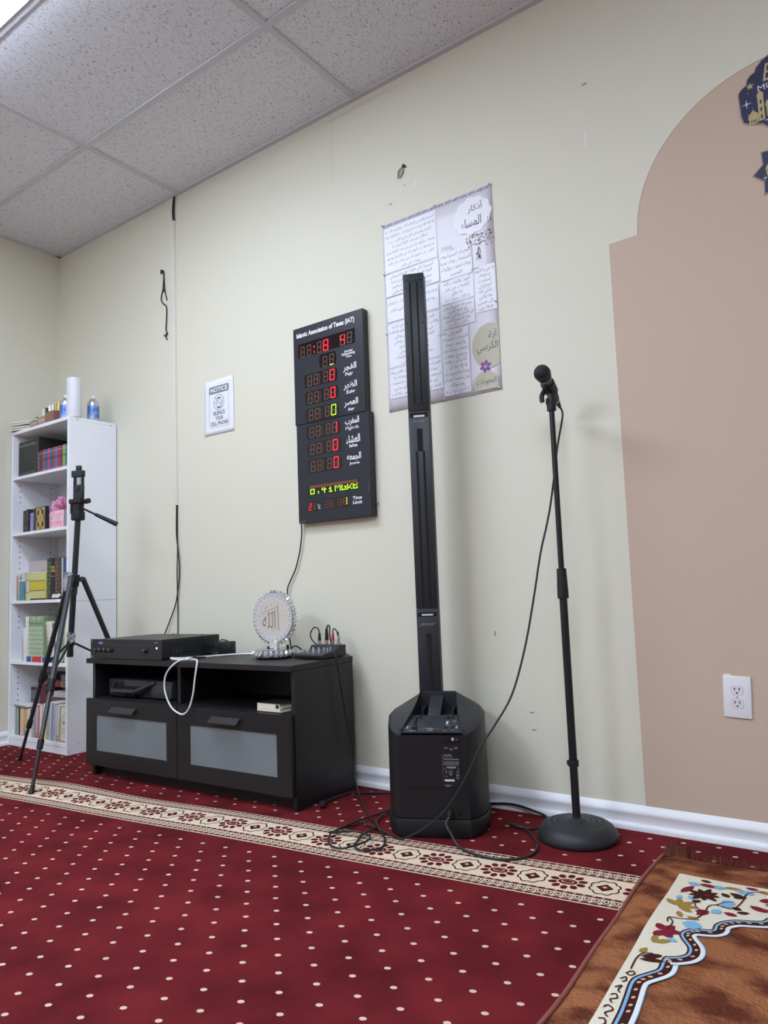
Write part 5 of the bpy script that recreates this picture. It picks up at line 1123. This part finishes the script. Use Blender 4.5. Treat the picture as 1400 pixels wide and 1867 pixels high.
def build_clip():
    st = bpy.data.objects['microphone_stand']; o = Vector((3.325,-.175,0))
    b = MB().use(mat('clip_black', (34,35,40), .5)); zx = AXM; xx = zx.orthogonal().normalized(); yy = zx.cross(xx); R = Matrix((xx, yy, zx)).transposed().to_4x4(); R.translation = HEAD-o
    P = []
    b.lathe([(.0212,.052),(.0232,.052),(.0218,.098),(.0198,.098)], 24, T=R)
    piv = HEAD+AXM*.085-o
    b.cyl((0,0,1.385),(piv.x*.5,piv.y*.5,1.415),.0105,.010,14); b.tube([(0,0,1.39),(.0,.0,1.405),tuple(piv*.6+Vector((0,0,1.405))*.4),tuple(piv)], .0115, 10, 3)
    b.tube([tuple(piv+RV*-.016),tuple(piv+RV*-.030+Vector((0,0,-.022))),tuple(piv+RV*-.030+Vector((0,0,-.045)))], .0085, 8, 3)
    b.cyl(tuple(Vector((0,0,1.398))-RV*.016), tuple(Vector((0,0,1.398))+RV*.014), .011, .011, 14)
    b.build('clip', st)
build_clip()
def cables():
    r = .0034
    t = thing('microphone_cable', 'black microphone cable from the mic past the speaker to the coil and the mixer', 'cable')
    tail = HEAD+AXM*.139
    b = MB().use(mat('connector_silver', (150,150,144), .35, metal=.5)); b.cyl(tail, tail+AXM*.014, .0105, .0100, 18); b.use(M_blackm); b.cyl(tail+AXM*.014, tail+AXM*.046, .0098, .0052, 18); b.build('connector', t)
    e = tail+AXM*.044; z0 = .0068
    hang = [tuple(e), tuple(e+Vector((.006,.006,-.03))), (3.321,-.132,1.259),(3.305,-.134,1.168),(3.285,-.138,1.059),(3.270,-.148,.986),(3.250,-.164,.896),(3.231,-.194,.752),(3.209,-.234,.595),(3.180,-.285,.452),(3.140,-.335,.362),(3.104,-.372,.297),(3.073,-.402,.222),(3.040,-.428,.156),(2.998,-.449,.098),(2.950,-.468,.058),(2.912,-.480,.034),(2.860,-.478,.012),(2.793,-.452,.0075)]
    coil = [(2.724,-.428),(2.684,-.421),(2.651,-.417),(2.645,-.443),(2.633,-.532),(2.653,-.581),(2.685,-.621),(2.723,-.647),(2.762,-.648),(2.788,-.609),(2.793,-.559),(2.768,-.521),(2.708,-.514),(2.665,-.542),(2.638,-.564),(2.645,-.550),(2.642,-.490),(2.638,-.392),(2.643,-.308),(2.650,-.268),(2.668,-.238),(2.690,-.228),(2.672,-.256),(2.664,-.303),(2.687,-.374),(2.725,-.424),(2.786,-.479),(2.836,-.526),(2.854,-.571),(2.837,-.608),(2.806,-.623),(2.774,-.602),(2.754,-.564),(2.731,-.511),(2.728,-.472),(2.718,-.411),(2.640,-.349)]
    P = hang + [(x_, y_, hump(x_, y_)+z0+.0015+(.0075 if 8 < i < 17 else .002*(i % 3) if i < 20 else 0)+(.006 if 24 < i < 28 else 0)) for i, (x_, y_) in enumerate(coil)]
    P += [(2.560,-.275,.012),(2.480,-.205,.026),(2.418,-.150,.075),(2.392,-.120,.16),(2.378,-.135,.262),(2.372,-.160,.404),(2.370,-.178,.501),(2.366,-.186,.545),(2.350,-.180,TB+.042),(2.310,-.150,TB+.085),(2.276,-.110,TB+.122),(2.252,-.093,TB+.126),(2.244,-.092,TB+.112)]
    b = MB().use(mat('cable_black', (34,34,37), .42)); b.tube(P, r, 8, 7); b.build('cable', t)
    b = MB().use(M_chrome); b.cyl((2.243,-.092,TB+.0505),(2.243,-.092,TB+.066),.0075,seg=16); b.use(M_blackm); b.cyl((2.243,-.092,TB+.066),(2.244,-.092,TB+.113),.0085,.005,16); b.build('plug', t)
    t = thing('power_cable', 'black power cable looping beside the speaker with its plug lying by the bench', 'cable')
    w = lambda x_, d_: (2.939+math.cos(math.radians(25))*x_-math.sin(math.radians(25))*d_, -.396+math.sin(math.radians(25))*x_+math.cos(math.radians(25))*d_)
    a0 = w(.050,-.006); a1 = w(.051,-.030)
    b = MB().use(M_blackm); b.cyl((a0[0],a0[1],.083),(a1[0],a1[1],.076),.0105,.0075,12); b.build('inlet_plug', t)
    pts = [(a1[0],a1[1],.077),(2.995,-.418,.060),(3.022,-.432,.036),(3.050,-.445,.014),(3.100,-.462,.0075),(3.168,-.472,.0075),(3.222,-.460,.0075),(3.258,-.420,.0075),(3.266,-.362,.0075),(3.247,-.305,.0075),(3.205,-.245,.008),(3.155,-.196,.010),(3.108,-.172,.010),(3.090,-.180,.012),(3.123,-.192,.013),(3.165,-.184,.010),(3.192,-.150,.008),(3.186,-.090,.008),(3.160,-.048,.012),(3.115,-.040,.020),(3.060,-.030,.026),(3.010,-.026,.026),(2.960,-.024,.020),(2.88,-.030,.010),(2.75,-.038,.009),(2.62,-.046,.009),(2.523,-.060,.009),(2.457,-.092,.009),(2.412,-.116,.009),(2.384,-.140,.009),(2.374,-.180,.009),(2.375,-.235,.010),(2.378,-.275,.012),(2.392,-.304,.014)]
    b = MB().use(mat('cable_black', (34,34,37), .42)); b.tube(pts, .0042, 8, 7); b.build('cord', t)
    b = MB().use(M_blackm); T = Matrix.Translation((2.400,-.322,.015)) @ Matrix.Rotation(-1.0,4,'Z'); b.box(-.016,.016,-.012,.012,-.009,.011,.004,2,T); b.use(M_chrome)
    for y_ in (-.006,.006): b.box(.016,.034,y_-.0008,y_+.0008,-.003,.003,0,1,T)
    b.cyl(T @ Vector((.016,0,.006)), T @ Vector((.035,0,.006)), .0022, seg=8); b.build('wall_plug', t)
cables()
# ------------------------------------------------------------------ tripod
def build_tripod():
    t = thing('tripod', 'black camera tripod with phone clamp standing before the bookcase', 'tripod', (.94,-.44,0))
    o = Vector((.94,-.44,0)); m = mat('tripod_black', (34,37,42), .4); g = mat('tripod_grey', (70,72,76), .35, metal=.4)
    lo, hi = Vector((.915,-.446,.532))-o, Vector((.968,-.440,1.196))-o
    b = MB().use(m); b.cyl(lo, hi, .0138, .0138, 18); b.cyl(lo-(hi-lo).normalized()*.004, lo+(hi-lo).normalized()*.022, .0155, .0155, 18); b.build('center_column', t)
    ax = (hi-lo).normalized(); hub = lo+ax*.368
    b = MB().use(M_blackm); b.cyl(hub-ax*.035, hub+ax*.022, .022, .024, 16); b.use(g); b.cyl(hub-ax*.075, hub-ax*.036, .0165, .0175, 16)
    for f in ((.509,-.472),(1.199,-.783),(1.045,-.050)):
        d = Vector((f[0],f[1],0))-o; d.z = 0; d.normalize(); b.box(-.011,.011,0,.045,-.012,.012,.003,1,Matrix.Translation(hub) @ Matrix.Rotation(math.atan2(d.y,d.x)-PI/2,4,'Z'))
    b.build('hub', t)
    ring_z = lo+ax*.060
    b = MB().use(M_blackm); b.cyl(ring_z-ax*.010, ring_z+ax*.010, .019, .019, 14); b.build('spreader_ring', t)
    for k, f in enumerate(((.509,-.472),(1.199,-.783),(1.045,-.050))):
        F = Vector((f[0],f[1],.006))-o; d = Vector((F.x,F.y,0)).normalized(); top = hub+d*.040+Vector((0,0,.004)); ln = F-top
        leg = MB().use(m if k != 1 else g); leg.cyl(top, top+ln*.52, .0125, .0120, 14)
        L_ = leg.build('leg', t)
        b = MB().use(M_blackm); b.cyl(top+ln*.505, top+ln*.56, .0165, .0160, 12); sd = ln.cross(Vector((0,0,1))).normalized(); b.tube([tuple(top+ln*.52+sd*.014),tuple(top+ln*.535+sd*.026),tuple(top+ln*.555+sd*.018)], .005, 6, 3); b.build('leg_clamp', L_)
        b = MB().use(m if k != 1 else g); b.cyl(top+ln*.56, top+ln*.80, .0098, .0098, 12); b.build('middle_section', L_)
        b = MB().use(M_blackm); b.cyl(top+ln*.775, top+ln*.815, .0135, .0132, 12); b.build('leg_clamp', L_)
        b = MB().use(m); b.cyl(top+ln*.815, top+ln*.975, .0076, .0076, 12); b.build('lower_section', L_)
        b = MB().use(M_rubber); b.cyl(top+ln*.965, F, .0085, .0115, 12); b.build('rubber_foot', L_)
        b = MB().use(M_blackm); e = top+ln*.46; b.tube([tuple(ring_z+d*.018), tuple((ring_z+e)*.5), tuple(e)], .0055, 6, 3); b.build('spreader_arm', t)
    # plastic wrap left on the tripod
    w = mat('clear_wrap', (216,216,220), .2); random.seed(5)
    def wrap(p, rr, hh, nm):
        b = flat(); b.use(mat('wrap_grey', (168,170,178), .18, metal=.25)); G = {}
        for i in range(11):
            for j in range(7):
                a = 2*PI*i/10; r = rr*(.75+.5*random.random()) if i < 10 else None
                G[i,j] = b.v(Vector(p)+Vector((math.cos(a)*r, math.sin(a)*r, hh*(j/6-.5)+random.uniform(-.004,.004)))) if i < 10 else G[0,j]
        for i in range(10):
            for j in range(6): b.f([G[i,j],G[i+1,j],G[i+1,j+1],G[i,j+1]])
        b.build('plastic_wrap', t, smooth=False)
    wrap(hub+Vector((-.018,-.016,-.010)), .026, .085, 'a'); wrap(lo+ax*.085, .018, .05, 'b')
    # head, handle, phone clamp
    b = MB().use(M_blackm); T = Matrix.Translation(hi) @ Matrix.Rotation(.25,4,'Z'); b.box(-.026,.026,-.022,.022,-.012,.034,.006,2,T); b.box(-.034,.040,-.028,.028,.070,.092,.004,2,T); b.box(-.034,-.022,-.02,.02,.020,.080,.004,1,T); b.box(-.020,.022,-.02,.02,.03,.072,.004,1,T); b.cyl(T @ Vector((.040,0,.080)), T @ Vector((.058,0,.080)), .005, seg=10); b.cyl(T @ Vector((.058,0,.080)), T @ Vector((.070,0,.080)), .0125, seg=14); b.build('pan_head', t)
    q0 = hi+Vector((.018,.004,.050)); q1 = hi+RV*.190+UV*-.030; q2 = hi+RV*.085+UV*.018
    b = MB().use(M_blackm); b.cyl(q0, q2, .005, .0052, 10); b.cyl(q2, q1, .0085, .0120, 14); b.build('pan_handle', t)
    b = MB().use(mat('clamp_black', (36,40,46), .45)); T = Matrix.Translation(hi+Vector((.006,0,.093))) @ Matrix.Rotation(.35,4,'Z')
    b.box(-.027,.027,-.010,.010,0,.070,.003,1,T); b.box(-.026,-.018,-.009,.009,.068,.135,.002,1,T); b.box(.018,.026,-.009,.009,.068,.135,.002,1,T); b.box(-.035,.030,-.014,.012,.108,.140,.003,1,T); b.box(-.012,.012,-.008,.008,.138,.152,.002,1,T); b.cyl(T @ Vector((0,0,.150)), T @ Vector((0,0,.164)), .015, .013, 14); b.cyl(T @ Vector((0,-.011,.050)), T @ Vector((0,-.015,.050)), .010, seg=14)
    b.build('phone_clamp', t)
    b = MB().use(M_chrome); b.cyl(T @ Vector((-.007,0,.068)), T @ Vector((-.007,0,.110)), .0032, seg=10); b.cyl(T @ Vector((.006,0,.068)), T @ Vector((.006,0,.110)), .0032, seg=10); b.build('clamp_rod', t)
build_tripod()
# ------------------------------------------------------------------ prayer rug
def build_rug():
    ph = .043
    t = thing('prayer_rug', 'plush brown prayer rug with cream floral border lying on the red carpet', 'rug', (3.596,-.205,0)); 
    A_, B_ = Vector((math.cos(ph), math.sin(ph))), Vector((math.sin(ph), -math.cos(ph)))
    Wd, Ln = .74, 1.15
    def Zr(a, q): return .0135+.0022*math.sin(9*a+3)*math.sin(7*q+1)+.0012*math.sin(23*a)*math.sin(19*q) - .006*max(0, 1-min(a, Wd-a)/.03) - .004*max(0, 1-q/.03)
    Mx = Matrix(((A_.x,B_.x,0,0),(A_.y,B_.y,0,0),(0,0,1,0),(0,0,0,1)))
    brown = mat('rug_brown', (162,104,70), .9, bump=(120,.9,.012), var=(9,(100,52,37),.42,.62,(1,1.6,1)), spec=.1)
    cream = mat('rug_cream', (232,224,204), .9, bump=(240,.8,.005), spec=.1)
    dkb = mat('rug_dark_brown', (66,32,28), .9, bump=(240,.5,.003), spec=.1); blue = mat('rug_blue', (126,178,214), .9, bump=(240,.5,.003), spec=.1); maro = mat('rug_maroon', (126,34,54), .9, bump=(240,.5,.003), spec=.1); gold = mat('rug_gold', (158,128,64), .9, bump=(240,.5,.003), spec=.1); pink = mat('rug_pink', (214,178,158), .9, spec=.1); white = mat('rug_white', (226,228,228), .9, bump=(240,.5,.003), spec=.1)
    b = flat(Mx); nx, ny = 60, 92
    def edge(q): return -.006*math.sin(PI*min(1,q/.45))+.010*math.exp(-((q-.84)/.16)**2)
    b.use(brown); G = [[b.v((Wd*i/nx+edge(Ln*j/ny)*(1-i/nx), Ln*j/ny, Zr(Wd*i/nx, Ln*j/ny))) for i in range(nx+1)] for j in range(ny+1)]
    for j in range(ny):
        for i in range(nx): b.f([G[j][i], G[j+1][i], G[j+1][i+1], G[j][i+1]])
    for i in range(nx): b.f([G[0][i], G[0][i+1], b.v((Wd*(i+1)/nx,0,.003)), b.v((Wd*i/nx,0,.003))])
    # half of the arch line, mirrored about the middle
    ctr = Wd/2
    half = [(.116,1.15),(.115,.886),(.111,.807),(.105,.740),(.111,.712),(.125,.689),(.140,.663),(.1395,.632),(.142,.608),(.156,.601),(.171,.589),(.178,.573),(.174,.546),(.155,.513),(.146,.490),(.150,.468),(.164,.450),(.187,.441),(.203,.431),(.203,.407),(.212,.383),(.236,.359),(.269,.346),(.292,.334),(.301,.312),(.318,.290),(.345,.262),(ctr,.235)]
    def dens(P, n=4):
        out = []
        for p, q in zip(P, P[1:]):
            for k in range(n): out.append((p[0]+(q[0]-p[0])*k/n, p[1]+(q[1]-p[1])*k/n))
        return out+[P[-1]]
    LA = [(p.x, p.y) for p in smooth_path([(x_, y_, 0) for x_, y_ in half], 5)]; RA = [(Wd-x_, y_) for x_, y_ in LA[::-1]]
    arch = LA + RA[1:]
    zk = lambda k: (lambda x_, y_: Zr(x_, y_)+.0016+.0007*k)
    # cream field as strips between the straight inner border and the arch
    b.use(cream)
    def span(pa, pb, k=8):
        R = []
        for (p, q) in zip(pa, pb): R.append([b.v((p[0]+(q[0]-p[0])*i/k, p[1]+(q[1]-p[1])*i/k, Zr(p[0]+(q[0]-p[0])*i/k, p[1]+(q[1]-p[1])*i/k)+.0014)) for i in range(k+1)])
        for r0, r1 in zip(R, R[1:]):
            for i in range(k): b.f([r0[i], r0[i+1], r1[i+1], r1[i]])
    lx = lambda y_: .070+.008*math.sin(max(0,(y_-.5))*4)
    # border-side partner of each arch point: along the left side, then along the top
    def partner(p, i, n):
        s_ = i/(n-1)
        return (lx(1.15-s_*1.6*1.0) if s_*1.6 < 1.02 else .068+(s_-1.02/1.6)/(1-1.02/1.6)*(ctr-.068), max(.135, 1.15-s_*1.6) if s_*1.6 < 1.02 else .132)
    PA = [partner(p, i, len(LA)) for i, p in enumerate(LA)]
    span(PA, LA); span([(Wd-x_, y_) for x_, y_ in PA], [(Wd-x_, y_) for x_, y_ in LA])
    # arch stripes (arch runs up the left side: its right hand is the inside)
    for w0, w1, m_, k in ((-.0015,.0025,dkb,1),(.0025,.0080,blue,1),(.0080,.0245,dkb,1),(.0245,.0330,white,1),(.0330,.0350,blue,1)):
        b.use(m_); b.ribbon(arch, w0, w1, zk(k))
    b.use(pink)
    acc = 0
    for p, q in zip(arch, arch[1:]):
        d = Vector((q[0]-p[0], q[1]-p[1])); acc += d.length
        if acc > .0195:
            acc = 0; d.normalize(); nn = Vector((-d.y, d.x)); c_ = Vector(p)+nn*.0165; 
            b.poly([(x_, y_, Zr(x_,y_)+.0036) for x_, y_ in ell(c_.x, c_.y, .0055, .0032, 8, math.atan2(d.y, d.x)+.5)])
    # flowers
    def petal(cx, cy, l, w, a, m_, k=2):
        b.use(m_); pts = [(cx+l*tt*math.cos(a)-w*s_*math.sin(a), cy+l*tt*math.sin(a)+w*s_*math.cos(a)) for tt, s_ in ((0,0),(.25,.75),(.55,1),(.85,.6),(1,0),(.85,-.6),(.55,-1),(.25,-.75))]
        b.poly([(x_, y_, Zr(x_, y_)+.0016+.0006*k) for x_, y_ in pts])
    def stem(pts, w=.0016, m_=dkb):
        b.use(m_); P = [(p.x, p.y) for p in smooth_path([(x_, y_, 0) for x_, y_ in pts], 6)]; b.ribbon(P, -w, w, zk(2))
    def motif(mir):
        X = (lambda x_: Wd-x_) if mir else (lambda x_: x_); AA = (lambda a: PI-a) if mir else (lambda a: a)
        def pt(cx, cy, l, w, a, m_): petal(X(cx), cy, l*1.3, w*1.3, AA(a), m_)
        def sm(P): stem([(X(x_), y_) for x_, y_ in P])
        for k in range(9): pt(.152,.246,.034 if k % 2 else .028,.006, 2*PI*k/9, dkb)
        pt(.152,.246,.010,.005,0,maro)
        sm([(.110,.443),(.107,.418),(.133,.411),(.160,.395),(.172,.350),(.174,.312),(.188,.297),(.218,.303),(.232,.284),(.240,.232),(.240,.202),(.252,.172),(.275,.165)]); sm([(.172,.350),(.150,.330),(.140,.300)]); sm([(.188,.297),(.205,.270),(.222,.262)]); sm([(.107,.418),(.120,.440),(.118,.480)])
        for (x_, y_, l, w, a, m_) in ((.098,.255,.045,.008,-1.2,maro),(.128,.180,.034,.008,.1,maro),(.158,.372,.030,.008,-1.0,maro),(.150,.352,.026,.007,-.3,maro),(.256,.262,.034,.009,.4,maro),(.262,.276,.036,.008,-.1,maro),(.272,.222,.030,.010,-.5,maro),(.292,.196,.026,.009,.9,maro),(.286,.236,.030,.009,.1,maro),(.100,.182,.026,.008,.2,blue),(.160,.180,.024,.009,.1,blue),(.214,.182,.034,.011,.1,blue),(.196,.262,.026,.012,.4,blue),(.198,.270,.026,.011,.9,blue),(.186,.346,.024,.009,-1.0,blue),(.138,.432,.034,.017,0,blue),(.186,.176,.024,.006,-.3,gold),(.200,.164,.030,.007,.5,gold),(.262,.158,.030,.007,.3,gold),(.188,.216,.022,.007,.8,dkb),(.204,.206,.030,.008,.4,dkb),(.216,.232,.026,.008,-.6,dkb),(.222,.292,.018,.007,.3,dkb),(.120,.268,.022,.006,.9,blue),(.134,.305,.020,.006,-.8,dkb),(.210,.330,.024,.007,.2,maro),(.236,.318,.022,.006,-.4,dkb),(.232,.150,.024,.006,.1,maro),(.126,.152,.022,.006,.2,dkb),(.330,.190,.03,.009,.3,maro),(.320,.240,.028,.010,-.2,blue),(.345,.165,.024,.007,.0,gold),(.100,.300,.020,.006,-1.4,blue),(.128,.520,.020,.006,.6,blue)): pt(x_, y_, l, w, a, m_)
        for k in range(5): pt(.110,.340,.034,.0075,-2.4+k*.75,gold)
        pt(.118,.372,.026,.006,1.2,gold); pt(.140,.392,.024,.006,.2,gold)
        for k in range(5): pt(.113,.490,.028,.009,-2.2+k*1.05,maro)
        pt(.106,.553,.030,.007,-.6,gold); pt(.104,.556,.030,.006,-1.6,gold); pt(.100,.585,.022,.006,1.9,gold)
        sm([(.094,.690),(.092,.640),(.100,.612),(.118,.606)]); pt(.098,.628,.034,.008,-.5,dkb); pt(.096,.640,.040,.006,-.2,dkb)
        for P in ([(.090,.712),(.098,.698),(.106,.704),(.100,.716),(.092,.712)],[(.086,.738),(.094,.726),(.098,.738),(.092,.746)],[(.086,.772),(.096,.760),(.094,.778),(.100,.786)],[(.086,.800),(.094,.794),(.100,.806),(.090,.816),(.096,.826)],[(.086,.846),(.092,.836),(.104,.846),(.094,.862),(.102,.872)],[(.088,.884),(.098,.880),(.104,.894),(.094,.908)],[(.088,.930),(.098,.940),(.094,.960)]): sm(P)
    motif(False); motif(True)
    b.build('pile', t, smooth=True, angle=80)
    b = MB(Mx).use(mat('rug_binding', (140,82,72), .8, bump=(200,.6,.003))); b.tube([(edge(q)-.004, q,   .0085+.002*math.sin(q*9)) for q in (Ln*k/30 for k in range(31))], .0048, 8, 3); b.build('edge_binding', t); b = MB(Mx).use(mat('rug_binding', (140,82,72), .8, bump=(200,.6,.003))); b.tube([(Wd+.004, q, .009) for q in (Ln*k/10 for k in range(11))], .006, 8, 3); b.build('edge_binding', t)
    fm = mat('rug_fringe', (104,58,40), .85); random.seed(11); b = MB(Mx).use(fm)
    for k in range(420):
        x_ = Wd*random.random() if k > 110 else random.random()*.06; l = random.uniform(.012,.040)*(1.3 if k <= 110 else 1); dx = random.uniform(-.014,.014); h = random.uniform(.004,.020)*(1.5 if k <= 110 else 1)
        b.tube([(x_, .004, .010),(x_+dx*.4, -l*.5, .008+h),(x_+dx, -l, .004+h*random.random())], .0006, 3, 3)
    f = b.build('fringe', t); f['kind'] = 'stuff'
build_rug()
